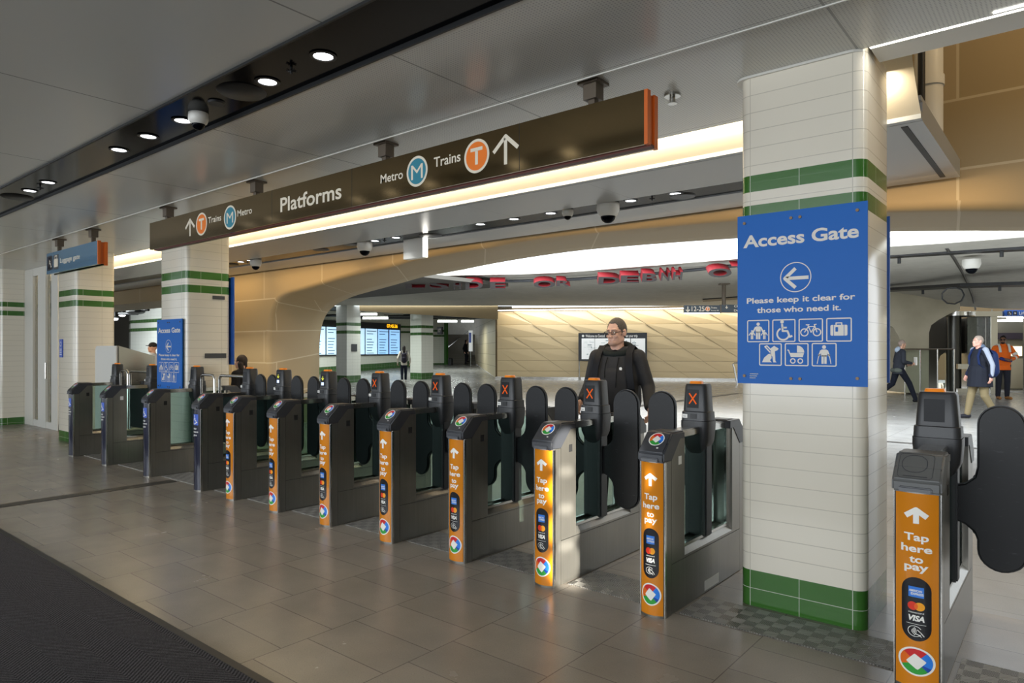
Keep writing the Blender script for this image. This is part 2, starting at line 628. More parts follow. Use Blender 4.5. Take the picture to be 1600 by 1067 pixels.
class Flat:
    """flat shapes (vinyl lettering, pictograms) in 2D with a small lift, mapped onto a surface"""

    def __init__(s):
        s.p = []

    def poly(s, pts, mi=0, h=0.001):
        s.p.append((list(pts), mi, h))

    def rect(s, x0, x1, y0, y1, mi=0, h=0.001):
        s.poly([(x0, y0), (x1, y0), (x1, y1), (x0, y1)], mi, h)

    def disc(s, cx, cy, r, mi=0, h=0.001, n=28, ry=None):
        ry = ry or r
        s.poly([(cx + r * math.cos(2 * PI * i / n), cy + ry * math.sin(2 * PI * i / n)) for i in range(n)], mi, h)

    def arc(s, cx, cy, r0, r1, a0, a1, mi=0, h=0.001, n=24, k=1.0):
        for i in range(n):
            t0 = math.radians(a0 + (a1 - a0) * i / n)
            t1 = math.radians(a0 + (a1 - a0) * (i + 1) / n)
            s.poly([(cx + r * math.cos(t), cy + k * r * math.sin(t)) for r, t in ((r0, t0), (r1, t0), (r1, t1), (r0, t1))], mi, h)

    def stroke(s, pts, w, mi=0, h=0.001, close=False, round_=True):
        pts = list(pts)
        if close:
            pts = pts + [pts[0]]
        for i_, (a, b) in enumerate(zip(pts, pts[1:])):
            h += 7e-5
            dx, dy = b[0] - a[0], b[1] - a[1]
            l = math.hypot(dx, dy) or 1
            nx, ny = -dy / l * w / 2, dx / l * w / 2
            s.poly([(a[0] + nx, a[1] + ny), (a[0] - nx, a[1] - ny), (b[0] - nx, b[1] - ny), (b[0] + nx, b[1] + ny)], mi, h)
        if round_:
            for q in (pts[1:-1] if not close else pts):
                h += 7e-5
                s.disc(q[0], q[1], w / 2, mi, h, 10)

    def rrect_pts(s, x0, x1, y0, y1, r, n=6):
        o = []
        for cx, cy, a in ((x1 - r, y1 - r, 0), (x0 + r, y1 - r, 90), (x0 + r, y0 + r, 180), (x1 - r, y0 + r, 270)):
            for i in range(n + 1):
                t = math.radians(a + 90 * i / n)
                o.append((cx + r * math.cos(t), cy + r * math.sin(t)))
        return o

    def rrect(s, x0, x1, y0, y1, r, mi=0, h=0.001):
        s.poly(s.rrect_pts(x0, x1, y0, y1, r), mi, h)

    def rring(s, x0, x1, y0, y1, r, w, mi=0, h=0.001):
        a = s.rrect_pts(x0, x1, y0, y1, r)
        b = s.rrect_pts(x0 + w, x1 - w, y0 + w, y1 - w, max(r - w, 0.0001))
        for i in range(len(a)):
            j = (i + 1) % len(a)
            s.poly([a[i], a[j], b[j], b[i]], mi, h)

    def text(s, body, x0, x1, base, cap, mi=0, h=0.001, bold=0.012, shear=0.0, fit=True, align='L'):
        """lettering with baseline, cap height and, when fit, exact width from x0 to x1"""
        k = (body, bold, shear)
        if k not in _tc:
            _tc[k] = text2d(body, bold, shear)
        vs, fs = _tc[k]
        if not vs:
            return
        lo, hi = min(v[0] for v in vs), max(v[0] for v in vs)
        sy = cap / CAP
        sx = (x1 - x0) / (hi - lo) if fit else sy
        for f in fs:
            s.poly([(x0 + (vs[i][0] - lo) * sx, base + vs[i][1] * sy) for i in f], mi, h)

    def build(s, name, mats, fmap, parent=None, cuts=None, mesh_only=False, thick=0.0):
        bm = bmesh.new()
        for pts, mi, h in s.p:
            vs = [bm.verts.new((p[0], p[1], h)) for p in pts]
            try:
                f = bm.faces.new(vs)
                f.material_index = mi
            except ValueError:
                pass
        if cuts:
            for c in cuts:
                bmesh.ops.bisect_plane(bm, geom=bm.verts[:] + bm.edges[:] + bm.faces[:], plane_co=(c, 0, 0), plane_no=(1, 0, 0))
        for v in bm.verts:
            v.co = Vector(fmap(v.co.x, v.co.y, v.co.z))
        me = bpy.data.meshes.new(name)
        bm.to_mesh(me)
        bm.free()
        if not isinstance(mats, (list, tuple)):
            mats = [mats]
        for m_ in mats:
            me.materials.append(m_)
        if mesh_only:
            return me
        return link(bpy.data.objects.new(name, me), parent)


def rr(w, d, r, z, n=4, cx=0.0, cy=0.0):
    """rounded rectangle ring"""
    o = []
    for sx, sy, a in ((1, 1, 0), (-1, 1, 90), (-1, -1, 180), (1, -1, 270)):
        for i in range(n + 1):
            t = math.radians(a + 90 * i / n)
            o.append((cx + sx * (w / 2 - r) + r * math.cos(t), cy + sy * (d / 2 - r) + r * math.sin(t), z))
    return o


def lerp(a, b, t):
    return a + (b - a) * t


def interp(pts, u):
    if u <= pts[0][0]:
        return pts[0][1]
    for (a, b), (c, d) in zip(pts, pts[1:]):
        if u <= c:
            return lerp(b, d, (u - a) / (c - a))
    return pts[-1][1]

# ------------------------------------------------------------------ floor
b = MB()
b.box(-42, 14, -10, 4.72, -.1, 0)
struct('floor', b, M['floor'])
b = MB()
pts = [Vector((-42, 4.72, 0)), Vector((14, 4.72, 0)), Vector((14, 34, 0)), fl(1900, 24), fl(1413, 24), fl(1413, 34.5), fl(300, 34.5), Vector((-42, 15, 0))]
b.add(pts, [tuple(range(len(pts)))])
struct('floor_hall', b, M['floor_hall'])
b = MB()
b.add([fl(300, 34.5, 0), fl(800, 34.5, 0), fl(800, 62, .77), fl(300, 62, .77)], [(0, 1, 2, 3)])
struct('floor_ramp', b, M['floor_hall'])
b = MB()
b.add([fl(1200, 24.2, -2.6), fl(1900, 24.2, -2.6), fl(1900, 90, -2.6), fl(1200, 90, -2.6)], [(0, 1, 2, 3)])
struct('floor_lower', b, mat('pale_lower_concourse_floor', 'b9ad94', 0.35))
b = MB().box(-14, 9, -9.5, 1.635, 0, 0.012)
o = tag(b.build('entrance_mat', M['carpet']), 'charcoal ribbed entrance mat covering the floor in the near corner', 'mat')
b = MB().box(-14, 9, 1.635, 1.675, 0, 0.014)
b.build('mat_rim', M['black'], o)
for nm, q in (('trim_floor_drain', (-8.02, -7.86, -9, 3.56)), ('trim_hall_drain', (-9.0, -8.78, 12, 23))):
    struct(nm, MB().box(q[0], q[1], q[2], q[3], 0, 0.004), M['grey_floor'])
struct('trim_cross_drain', MB().box(-2.6, 3, 12.38, 12.52, 0, 0.004), M['grey_floor'])

# ------------------------------------------------------------------ ceilings
b = MB()
b.box(-42, 9, -10, 1.99, 3.1, 3.2).box(-42, 9, 2.42, 3.355, 3.088, 3.2)
struct('ceiling', b, M['ceiling'])
b = MB()
b.box(-42, -0.91, 3.36, 4.72, 3.102, 3.17).box(-0.91, 9, 3.36, 4.0, 3.102, 3.17)
struct('ceiling_gateline', b, M['ceiling'])
b = MB().box(-42, 9, 1.995, 2.415, 3.112, 3.2)
struct('trim_black_strip', b, M['black_gloss'])
b = MB().box(-42, 9, 1.985, 1.999, 3.085, 3.115).box(-42, 9, 2.412, 2.424, 3.085, 3.115)
struct('trim_strip_edge', b, M['black'])
b = MB().box(-42, 9, 3.352, 3.364, 3.082, 3.12)
struct('trim_panel_edge', b, M['white_metal'])
b = MB()
b.box(-0.84, 9, 4.02, 4.24, 3.1, 3.32).box(-0.84, 9, 4.0, 4.02, 3.135, 3.2)
struct('trim_ceiling_fascia', b, M['white_metal'])
b = MB().box(-0.84, 9, 4.003, 4.017, 3.1, 3.118).box(-0.30, 9, 3.955, 3.965, 3.096, 3.1015)
o = tag(b.build('led_line_light', M['led']), 'bright white LED line along the ceiling edge right of the tiled pillar', 'light')
lamp('led_line_lamp', 'AREA', (2.5, 4.0, 3.09), (2.5, 4.0, 0), 20, (1, 0.97, 0.9), 6.6, 0.02)
# cove and the lower soffit behind the pillars
XL, XR = -22.0, -0.77
b = MB()
prof = [(4.74, 3.36), (4.82, 3.26), (4.9, 3.18), (5.0, 3.10), (5.10, 3.03)]
b.grid([[(x, y, z) for y, z in prof] for x in (XL, XR)])
struct('trim_cove', b, M['cove'], smooth=True)
b = MB()
b.box(XL, XR, 5.10, 5.16, 3.0, 3.05).box(XL, XR, 5.16, 5.99, 2.998, 3.12).box(XL, XR, 6.42, 7.05, 2.998, 3.12)
b.box(XL, -1.35, 5.99, 6.42, 3.03, 3.12).box(-1.35, XR, 5.99, 6.42, 2.998, 3.12)
b.box(XR - 0.03, XR, 5.10, 7.05, 3.12, 3.15)
struct('ceiling_soffit', b, M['soffit'])
b = MB().box(XL, -1.36, 6.0, 6.41, 3.012, 3.03)
struct('trim_soffit_strip', b, M['black_gloss'])
b = MB().box(-0.905, -0.865, 5.22, 6.95, 2.994, 2.998)
struct('trim_soffit_groove', b, M['seam'])
b = MB().box(-42, 9, -10, 9, 6.0, 6.2)
struct('ceiling_upper', b, M['white_metal'])
# white beams and pipes above the soffit, right of the pillar
b = MB()
b.box(-1.3, -0.95, 5.2, 5.9, 3.3, 3.62)
struct('trim_white_bulkhead', b, M['white_metal'], bevel=0.04)
b = MB()
b.prism([(5.9, 4.3), (6.4, 4.0), (6.4, 3.3), (5.2, 3.6)], 0, -1.4, -1.04)
struct('trim_white_beam', b, M['white_metal'], bevel=0.03)
b = MB().cyl((-0.905, 6.35, 3.125), (-0.905, 6.35, 6), 0.1, n=20)
b.cyl((-0.905, 6.35, 3.6), (-0.905, 6.35, 3.68), 0.11, n=20)
tag(b.build('drain_pipe', M['white_metal'], smooth=True), 'thick white vertical pipe above the soffit right of the near pillar', 'pipe')
b = MB().cyl((-0.895, 5.95, 3.125), (-0.895, 5.95, 6), 0.025, n=12)
tag(b.build('conduit_pipe', M['black'], smooth=True), 'thin dark conduit beside the thick white vertical pipe', 'pipe')

# ------------------------------------------------------------------ tiled pillars
def pillar(name, x0, x1, y0=3.98, y1=4.57, h=3.15, dz=0.0):
    r = 0.065
    b = MB()
    ring = rr(x1 - x0, y1 - y0, r, 0, 6, (x0 + x1) / 2, (y0 + y1) / 2)
    # run round the ring from the middle of the rear face so that the seam is hidden
    n_ = len(ring)
    st = max(range(n_), key=lambda i: ring[i][1] * 10 - abs(ring[i][0] - (x0 + x1) / 2 + 0.2))
    ring = ring[st:] + ring[:st] + [ring[st]]
    acc = [0.0]
    for p, q in zip(ring, ring[1:]):
        acc.append(acc[-1] + math.hypot(q[0] - p[0], q[1] - p[1]))
    # start of the front face
    mid = min(range(len(ring)), key=lambda i: abs(ring[i][0] - (x0 + r)) + abs(ring[i][1] - y0))
    off = acc[mid]
    me = bpy.data.meshes.new(name)
    vs, fs, uv = [], [], []
    zs = [0, h]
    for z in zs:
        vs += [(p[0], p[1], z) for p in ring]
    k = len(ring)
    for i in range(k - 1):
        fs.append((i, i + 1, k + i + 1, k + i))
        uv.append([(acc[i] - off + 27.6, 0 + dz), (acc[i + 1] - off + 27.6, 0 + dz), (acc[i + 1] - off + 27.6, h + dz), (acc[i] - off + 27.6, h + dz)])
    me.from_pydata(vs, [], fs)
    me.materials.append(M['tile'])
    l = me.uv_layers.new(name='UVMap')
    for pl, u in zip(me.polygons, uv):
        pl.use_smooth = True
        for li, q in zip(pl.loop_indices, u):
            l.data[li].uv = q
    o = link(bpy.data.objects.new(name, me))
    o['kind'] = 'structure'
    return o


pillar('pillar_near', -1.535, -0.855)
pillar('pillar_second', -9.28, -8.55, dz=0.03)
pillar('pillar_third', -13.13, -12.32, dz=0.05)
pillar('pillar_fourth', -17.2, -16.4, dz=0.07)
# metal collar where the near pillar meets the ceiling
b = MB().loft([rr(0.71, 0.58, 0.08, 3.088, 5, -1.213, 4.255), rr(0.71, 0.58, 0.08, 3.1015, 5, -1.213, 4.255)])
struct('trim_pillar_collar', b, M['white_metal'])

# glazed white doors between the far pillars on the left
o = struct('door_1', MB(), M['white_metal'])
b = MB()
for u0, u1 in ((39, 54), (62, 74), (83, 93)):
    b.box(aty(u0, 500, 4.42).x, aty(u1, 500, 4.42).x, 4.39, 4.47, 0, 3.098)
x0, x1 = aty(39, 500, 4.42).x, aty(93, 500, 4.42).x
b.box(x0, x1, 4.40, 4.46, 0, 0.12).box(x0, x1, 4.40, 4.46, 2.95, 3.1)
b.build('door_frame', M['white_metal'], o)
b = MB()
b.box(x0, x1, 4.425, 4.435, 0.12, 2.95)
b.build('door_glass', M['door_glass'], o)
b = MB()
hxx = aty(80, 560, 4.42).x
b.tube([(hxx, 4.33, 0.95), (hxx, 4.33, 1.25)], 0.015)
b.build('door_handle', M['steel_plain'], o)

# ------------------------------------------------------------------ sandstone-coloured arch
YF, YB = 7.2, 8.5
near = [(421, 640), (420, 575), (419, 540), (421, 505), (426, 484), (436, 468), (452, 460), (467, 456), (500, 446), (540, 434), (577, 425), (610, 417), (642, 407), (682, 399), (722, 392), (760, 387), (807, 378), (861, 370), (937, 362), (1040, 353), (1160, 343), (1270, 336), (1382, 331), (1500, 329), (1620, 330), (1760, 336), (1950, 350)]
inner = [(500, 640), (499, 560), (500, 530), (503, 509), (508, 495), (515, 485), (524, 477), (536, 470), (555, 462), (580, 455), (610, 447), (635, 440), (660, 433), (697, 426), (730, 420), (765, 413), (810, 405), (870, 396), (930, 389), (1040, 380), (1160, 372), (1270, 366), (1382, 362), (1500, 361), (1620, 361), (1760, 365), (1950, 378)]
NP = [aty(u, v, YF) for u, v in near]
IP = []
for (u, v), p in zip(inner, NP):
    q = aty(u, v, YB)
    IP.append(q)
NP[0].z = 0
IP[0].z = 0
IP[0].x = IP[1].x
# smooth resample
def dens(P, k=3):
    out = []
    for i in range(len(P) - 1):
        p0, p1, p2, p3 = P[max(i - 1, 0)], P[i], P[i + 1], P[min(i + 2, len(P) - 1)]
        for j in range(k):
            t = j / k
            out.append(0.5 * ((2 * p1) + (p2 - p0) * t + (2 * p0 - 5 * p1 + 4 * p2 - p3) * t * t + (3 * p1 - p0 - 3 * p2 + p3) * t ** 3))
    return out + [P[-1]]


NP, IP = dens(NP), dens(IP)
rows = []
XP = aty(300, 500, YF).x
PATH = [(XP, NP[15].z), (XP, 6.0), (NP[30].x, 6.0)]
PL = [0, 6.0 - NP[15].z, 6.0 - NP[15].z + NP[30].x - XP]
for i, (a, c) in enumerate(zip(NP, IP)):
    t = (NP[min(i + 1, len(NP) - 1)] - NP[max(i - 1, 0)]).normalized()
    o_ = Vector((-t.z, 0, t.x))          # outward from the opening, in the face plane
    r = 0.09
    A = a + o_ * r
    if i <= 15:
        bx, bz = XP, a.z
    elif i >= 30:
        bx, bz = a.x, 6.0
    else:
        d_ = PL[2] * (i - 15) / 15
        bx, bz = (XP, PATH[0][1] + d_) if d_ < PL[1] else (XP + d_ - PL[1], 6.0)
    border = Vector((bx, YF, bz))
    row = [A.lerp(border, s_) for s_ in (1.0, 0.75, 0.5, 0.25)]
    row.append(A)
    for ang in (22.5, 45, 67.5, 90):
        g = math.radians(ang)
        row.append(a + o_ * (r - r * math.sin(g)) + Vector((0, r * (1 - math.cos(g)), 0)))
    e0 = row[-1]
    for s_ in (0.25, 0.5, 0.75, 1.0):
        row.append(e0.lerp(c, s_))
    row.append(c + o_ * 0.25 + Vector((0, 0.02, 0)))
    rows.append(row)
me = bpy.data.meshes.new('wall_arch')
vs = [p for r in rows for p in r]
nn = len(rows[0])
fs, uvs = [], []
us = [0.0]
for p, q in zip(NP, NP[1:]):
    us.append(us[-1] + (q - p).length)
for i in range(len(rows) - 1):
    for j in range(nn - 1):
        q = (i * nn + j, i * nn + j + 1, (i + 1) * nn + j + 1, (i + 1) * nn + j)
        fs.append(q)
        if j < 4:
            uvs.append([(vs[k].x + 40, vs[k].z) for k in q])
        else:
            d0 = {5: .11, 6: .22, 7: .33, 8: .44, 9: .75, 10: 1.05, 11: 1.35, 12: 1.6, 13: 1.8, 4: 0}
            if i < 18:
                fm = lambda k_, dd: (NP[k_].x + 40 + dd, us[k_])
            else:
                fm = lambda k_, dd: (NP[k_].x + 40, 9.0 - dd * .15)
            uvs.append([fm(i, d0[j]), fm(i, d0[j + 1]), fm(i + 1, d0[j + 1]), fm(i + 1, d0[j])])
me.from_pydata(vs, [], fs)
l = me.uv_layers.new(name='UVMap')
for pl, u in zip(me.polygons, uvs):
    pl.use_smooth = True
    for li, q in zip(pl.loop_indices, u):
        l.data[li].uv = q
me.materials.append(M['grc'])
o = link(bpy.data.objects.new('wall_arch', me))
o['kind'] = 'structure'
# header over the left opening beyond the second pillar
xb = -24
zb = aty(215, 473, YF).z
b = MB().box(xb, XP + 0.01, YF, YB, zb, 3.3)
struct('wall_header_left', b, M['grc'], uv=lambda c: (c.x + 40, c.z))
# ------------------------------------------------------------------ concrete ring and vault beyond the skylight
rim = [(300, 20.5), (500, 19.5), (600, 18.9), (695, 18.4), (760, 18.2), (810, 18.1), (875, 17.7), (925, 17.2), (976, 16.6), (1049, 15.9), (1150, 15.0), (1270, 14.1), (1386, 13.2), (1472, 12.8), (1600, 12.06), (1750, 11.6), (1950, 11.4)]
end = [(300, 31, 3.5), (500, 31, 3.5), (1160, 31.5, 3.5), (1330, 27, 3.45), (1400, 24.5, 3.3), (1480, 23.2, 3.0), (1560, 22.8, 2.86), (1950, 22.8, 2.86)]
rows = []
us_ = [300 + 25 * i for i in range(67)]
for u in us_:
    k0 = interp(rim, u)
    k1 = interp([(e[0], e[1]) for e in end], u)
    z1 = interp([(e[0], e[2]) for e in end], u)
    row = [fl(u, k0 + 0.5, 3.86), fl(u, k0 + 0.3, 3.84), fl(u, k0, 3.66), fl(u, k0 + 0.1, 3.5)]
    for s_ in range(1, 9):
        t = s_ / 8
        row.append(fl(u, lerp(k0 + 0.1, k1, t), lerp(3.5, z1, t * t * t)))
    rows.append(row)
b = MB().grid(rows)
struct('ceiling_concrete', b, M['concrete'], smooth=True)
# closing rim on the near side of the shaft and over the arch
b = MB().box(-30, 12, YB - 0.6, YB + 0.02, 3.2, 9.0)
struct('wall_shaft_near', b, M['white_metal'])
# dark tracks let into the concrete, with their pendant stubs
def track(name, pts, w, label):
    b = MB()
    rows = []
    for u, v, z in pts:
        p = atz(u, v, z)
        d = Vector((ray(u, v)[0], ray(u, v)[1], 0)).normalized()
        rows.append([p - d * w / 2, p + d * w / 2, p + d * w / 2 + Vector((0, 0, 0.08)), p - d * w / 2 + Vector((0, 0, 0.08))])
    b.loft(rows)
    return tag(b.build(name, M['black']), label, 'ceiling track')


o = track('ceiling_track', [(1350, 407, 3.47), (1386, 403, 3.47), (1500, 396, 3.46), (1620, 390, 3.44)], 0.34, 'upper of two dark tracks across the concrete ceiling right of the pillar')
o2 = track('ceiling_track', [(1350, 457, 3.30), (1386, 455, 3.28), (1500, 449, 3.12), (1620, 446, 3.02)], 0.7, 'lower of two dark tracks across the concrete ceiling right of the pillar')
o3 = track('ceiling_track', [(1098, 470, 3.46), (1130, 468, 3.46), (1200, 463, 3.46)], 1.2, 'short dark track on the concrete ceiling above the platform direction signs')
for oo, L in ((o, ((1405, 403, 3.47), (1565, 392, 3.45))), (o2, ((1442, 453, 3.2), (1562, 447, 3.06)))):
    for u, v, z in L:
        p = atz(u, v, z)
        MB().cyl(p + Vector((0, 0, -0.12)), p, 0.035, n=8).build('pendant_stub', M['black'], oo)
# joint lines of the concrete
b = MB()
ln = [(1479, 388, 3.5), (1490, 403, 3.49), (1505, 428, 3.45), (1513, 446, 3.3), (1520, 465, 3.1), (1524, 484, 2.92)]
b.tube([atz(u, v, z) + Vector((0, 0, 0.01)) for u, v, z in ln], 0.035, 6)
struct('trim_concrete_joint', b, M['grey_floor'])
b = MB()
b.tube([atz(1503, 448.6, 3.11) + Vector((0, 0, -.16)) + Vector((0.25 * math.cos(t * 0.7) * 1.0 - 0.2, 0, 0.22 * math.sin(t * 0.7) - 0.05)) for t in range(10)], 0.02, 6)
tag(b.build('hanging_cable', M['black'], smooth=True), 'loop of black cable hanging from the lower ceiling track', 'cable')

# ------------------------------------------------------------------ pictograms
def person_pic(f, cx, y0, h, mi=0, arms=0.32, skirt=False):
    f.disc(cx, y0 + h * 0.9, h * 0.1, mi)
    f.rrect(cx - h * .15, cx + h * .15, y0 + h * .40, y0 + h * .77, h * .05, mi)
    f.rect(cx - h * .13, cx - h * .015, y0, y0 + h * .45, mi)
    f.rect(cx + h * .015, cx + h * .13, y0, y0 + h * .45, mi)
    f.stroke([(cx - h * .15, y0 + h * .72), (cx - arms * h, y0 + h * .42)], h * .09, mi)
    f.stroke([(cx + h * .15, y0 + h * .72), (cx + arms * h, y0 + h * .42)], h * .09, mi)


def pic_wheelchair(f, x, y, s, mi=0):
    w = .09 * s
    f.disc(x - .08 * s, y + .42 * s, .085 * s, mi)
    f.stroke([(x - .08 * s, y + .32 * s), (x - .05 * s, y - .02 * s), (x + .17 * s, y - .02 * s), (x + .28 * s, y - .30 * s), (x + .40 * s, y - .25 * s)], w, mi)
    f.stroke([(x - .06 * s, y + .14 * s), (x + .14 * s, y + .14 * s)], w * .9, mi)
    f.arc(x - .03 * s, y - .16 * s, .24 * s, .32 * s, 115, 350, mi)


def pic_arrow_up(f, cx, y0, y1, w, t, mi=0):
    f.stroke([(cx, y0), (cx, y1 - t * .7)], t, mi, round_=False)
    f.stroke([(cx - w / 2, y1 - w * .5 - t * .2), (cx, y1 - t * .7), (cx + w / 2, y1 - w * .5 - t * .2)], t, mi)


def pic_bike(f, x, y, s, mi=0):
    for dx in (-.28, .28):
        f.arc(x + dx * s, y - .1 * s, .14 * s, .19 * s, 0, 360, mi)
    P = [(-.28, -.1), (-.1, .17), (.18, .17), (.02, -.1), (-.1, .17)]
    f.stroke([(x + a * s, y + b * s) for a, b in P], .045 * s, mi)
    f.stroke([(x + .28 * s, y - .1 * s), (x + .16 * s, .26 * s + y), (x + .26 * s, .27 * s + y)], .045 * s, mi)
    f.stroke([(x - .1 * s, y + .17 * s), (x - .13 * s, y + .25 * s)], .045 * s, mi)
    f.rrect(x - .22 * s, x - .05 * s, y + .23 * s, y + .28 * s, .02 * s, mi)


def pic_case(f, x, y, s, mi=0, bgm=1):
    f.rrect(x - .36 * s, x + .36 * s, y - .27 * s, y + .22 * s, .06 * s, mi)
    f.stroke([(x - .12 * s, y + .2 * s), (x - .12 * s, y + .31 * s), (x + .12 * s, y + .31 * s), (x + .12 * s, y + .2 * s)], .05 * s, mi)
    for dx in (-.22, .22):
        f.rect(x + (dx - .012) * s, x + (dx + .012) * s, y - .27 * s, y + .22 * s, bgm, .0016)
    f.rrect(x - .15 * s, x - .03 * s, y - .09 * s, y + .12 * s, .03 * s, bgm, .0016)


def pic_dog(f, x, y, s, mi=0):
    f.poly([(x + .02 * s, y + .3 * s), (x + .18 * s, y + .42 * s), (x + .34 * s, y + .32 * s), (x + .4 * s, y + .28 * s), (x + .33 * s, y + .2 * s), (x + .22 * s, y + .16 * s), (x + .24 * s, y - .3 * s), (x + .3 * s, y - .38 * s), (x + .14 * s, y - .38 * s), (x + .1 * s, y - .1 * s), (x + .02 * s, y + .0 * s)], mi)
    f.poly([(x + .05 * s, y + .05 * s), (x - .1 * s, y + .02 * s), (x - .3 * s, y - .16 * s), (x - .4 * s, y - .38 * s), (x + .08 * s, y - .38 * s), (x - .02 * s, y - .28 * s), (x + .06 * s, y - .18 * s)], mi)
    f.stroke([(x - .0 * s, y + .1 * s), (x - .26 * s, y + .38 * s), (x - .16 * s, y + .42 * s), (x + .05 * s, y + .2 * s)], .06 * s, mi)


def pic_pram(f, x, y, s, mi=0, bgm=1):
    for dx in (-.17, .17):
        f.arc(x + dx * s, y - .3 * s, .08 * s, .13 * s, 0, 360, mi)
    f.poly([(x - .34 * s, y + .08 * s), (x + .34 * s, y + .08 * s), (x + .28 * s, y - .12 * s), (x - .26 * s, y - .12 * s)], mi)
    f.poly([(x + .02 * s, y + .1 * s)] + [(x + .02 * s + .33 * s * math.cos(math.radians(a)), y + .1 * s + .33 * s * math.sin(math.radians(a))) for a in range(0, 91, 15)], mi)
    f.stroke([(x - .32 * s, y + .06 * s), (x - .36 * s, y + .2 * s), (x - .42 * s, y + .22 * s)], .05 * s, mi)


def pic_crutches(f, x, y, s, mi=0):
    person_pic(f, x, y - .42 * s, .86 * s, mi, arms=.26)
    for d in (-1, 1):
        f.stroke([(x + d * .22 * s, y + .02 * s), (x + d * .3 * s, y - .42 * s)], .035 * s, mi)
        f.stroke([(x + d * .16 * s, y - .0 * s), (x + d * .26 * s, y - .0 * s)], .035 * s, mi)


def pic_family(f, x, y, s, mi=0):
    person_pic(f, x, y - .4 * s, .82 * s, mi, arms=.3)
    for d in (-1, 1):
        person_pic(f, x + d * .3 * s, y - .4 * s, .45 * s, mi, arms=.34)


# ------------------------------------------------------------------ Access Gate boards
def access_board(x0, x1, z0, z1, y, label, group=None, letters=True, back=False):
    t = thing('access_gate_board', label, 'sign', ((x0 + x1) / 2, y, z0), 0, group)
    w, h = x1 - x0, z1 - z0
    MB().box(-w / 2, w / 2, 0, 0.012, 0, h).build('panel', M['blue'], t)
    if not letters:
        return t
    f = Flat()
    X = lambda u: (u - 0.5) * w
    Z = lambda v: (1 - v) * h
    f.text('Access Gate', X(.05), X(.94), Z(.190), h * .072, bold=.028)
    fa = Flat()
    fa.arc(X(.475), Z(.385), .079, .084, 0, 360, n=48)
    fa.stroke([(X(.385), Z(.39)), (X(.575), Z(.39))], .019, round_=False)
    fa.stroke([(X(.475), Z(.335)), (X(.392), Z(.39)), (X(.475), Z(.445))], .019)
    fa.build('arrow', M['sign_white'], lambda u, v, q: (u, -q, v), t)
    f.text('Please keep it clear for', X(.08), X(.915), Z(.525), h * .033, bold=.022)
    f.text('those who need it.', X(.165), X(.815), Z(.582), h * .033, bold=.022)
    bw = .128
    bgl = 1
    f.build('lettering', M['sign_white'], lambda u, v, q: (u, -q, v), t)
    for k, fn in enumerate((pic_family, pic_wheelchair, pic_bike, pic_case, pic_dog, pic_pram, pic_crutches)):
        f = Flat()
        cx, cz = (X(.175 + .208 * k), Z(.755)) if k < 4 else (X(.275 + .208 * (k - 4)), Z(.893))
        f.rring(cx - bw / 2, cx + bw / 2, cz, cz + bw, .009, .006)
        fn(f, cx, cz + bw / 2, bw * .92)
        f.build('pictogram', [M['sign_white'], M['blue']], lambda u, v, q: (u, -q, v), t)
    f = Flat()
    for k, s_ in enumerate(('Sign: 45', 'Access gate', 'For: exit')):
        f.rect(X(.105), X(.105) + .05 - .008 * k, Z(.945 + .012 * k), Z(.945 + .012 * k) + .0045)
    f.build('fine_print', M['navy'], lambda u, v, q: (u, -q, v), t)
    for u, v in ((.06, .045), (.44, .045), (.51, .045), (.93, .045), (.06, .955), (.44, .965), (.51, .965), (.93, .955)):
        MB().cyl((X(u), 0.0, Z(v)), (X(u), -.006, Z(v)), .0085, n=14).build('bolt', M['rivet'], t)
    return t


access_board(-1.532, -0.838, 1.303, 2.280, 3.945, 'large blue Access Gate board with white pictograms on the nearest tiled pillar')
access_board(-9.278, -8.578, 0.99, 1.886, 3.945, 'small looking blue Access Gate board on the second tiled pillar beyond the gates')
# boards on the far sides of both pillars, seen edge-on
for x0, x1, y, z0, z1, lab in ((-1.33, -0.857, 4.60, 1.30, 2.30, 'blue board on the rear of the near pillar, seen as a thin edge'),
                              (-9.2, -8.51, 4.585, 1.30, 2.45, 'dark blue board on the rear of the second pillar, seen edge-on')):
    t = thing('rear_board', lab, 'sign', ((x0 + x1) / 2, y, z0))
    w = x1 - x0
    MB().box(-w / 2, w / 2, 0, 0.014, 0, z1 - z0).build('panel', M['blue_deep'], t)
# small plaques on the second and third pillars
for (x, y, z, w, h, ax, m_, lab) in ((-8.545, 4.40, 2.17, .16, .045, 'x', 'plaque', 'small grey plaque high on the second pillar under the green bands'),
                                     (-8.545, 4.36, 1.42, .28, .06, 'x', 'plaque', 'grey slanted plaque halfway up the second tiled pillar')):
    b = MB().cbox((0, 0, 0), .008, w, h)
    o = b.build('pillar_plaque', M[m_])
    o.location = (x + .004, y, z)
    tag(o, lab, 'plaque')
t = thing('pillar_notice', 'small tall blue notice on the third tiled pillar at the far left', 'sign', (-12.93, 3.97, 1.37))
MB().cbox((0, 0, 0.15), .13, .01, .30).build('panel', M['sticker_blue'], t)
f = Flat()
f.arc(0, .22, .03, .04, 0, 360)
for k in range(4):
    f.rect(-.045, .045, .04 + .03 * k, .052 + .03 * k)
f.build('lettering', M['white'], lambda u, v, q: (u, -.006 - q, v), t)

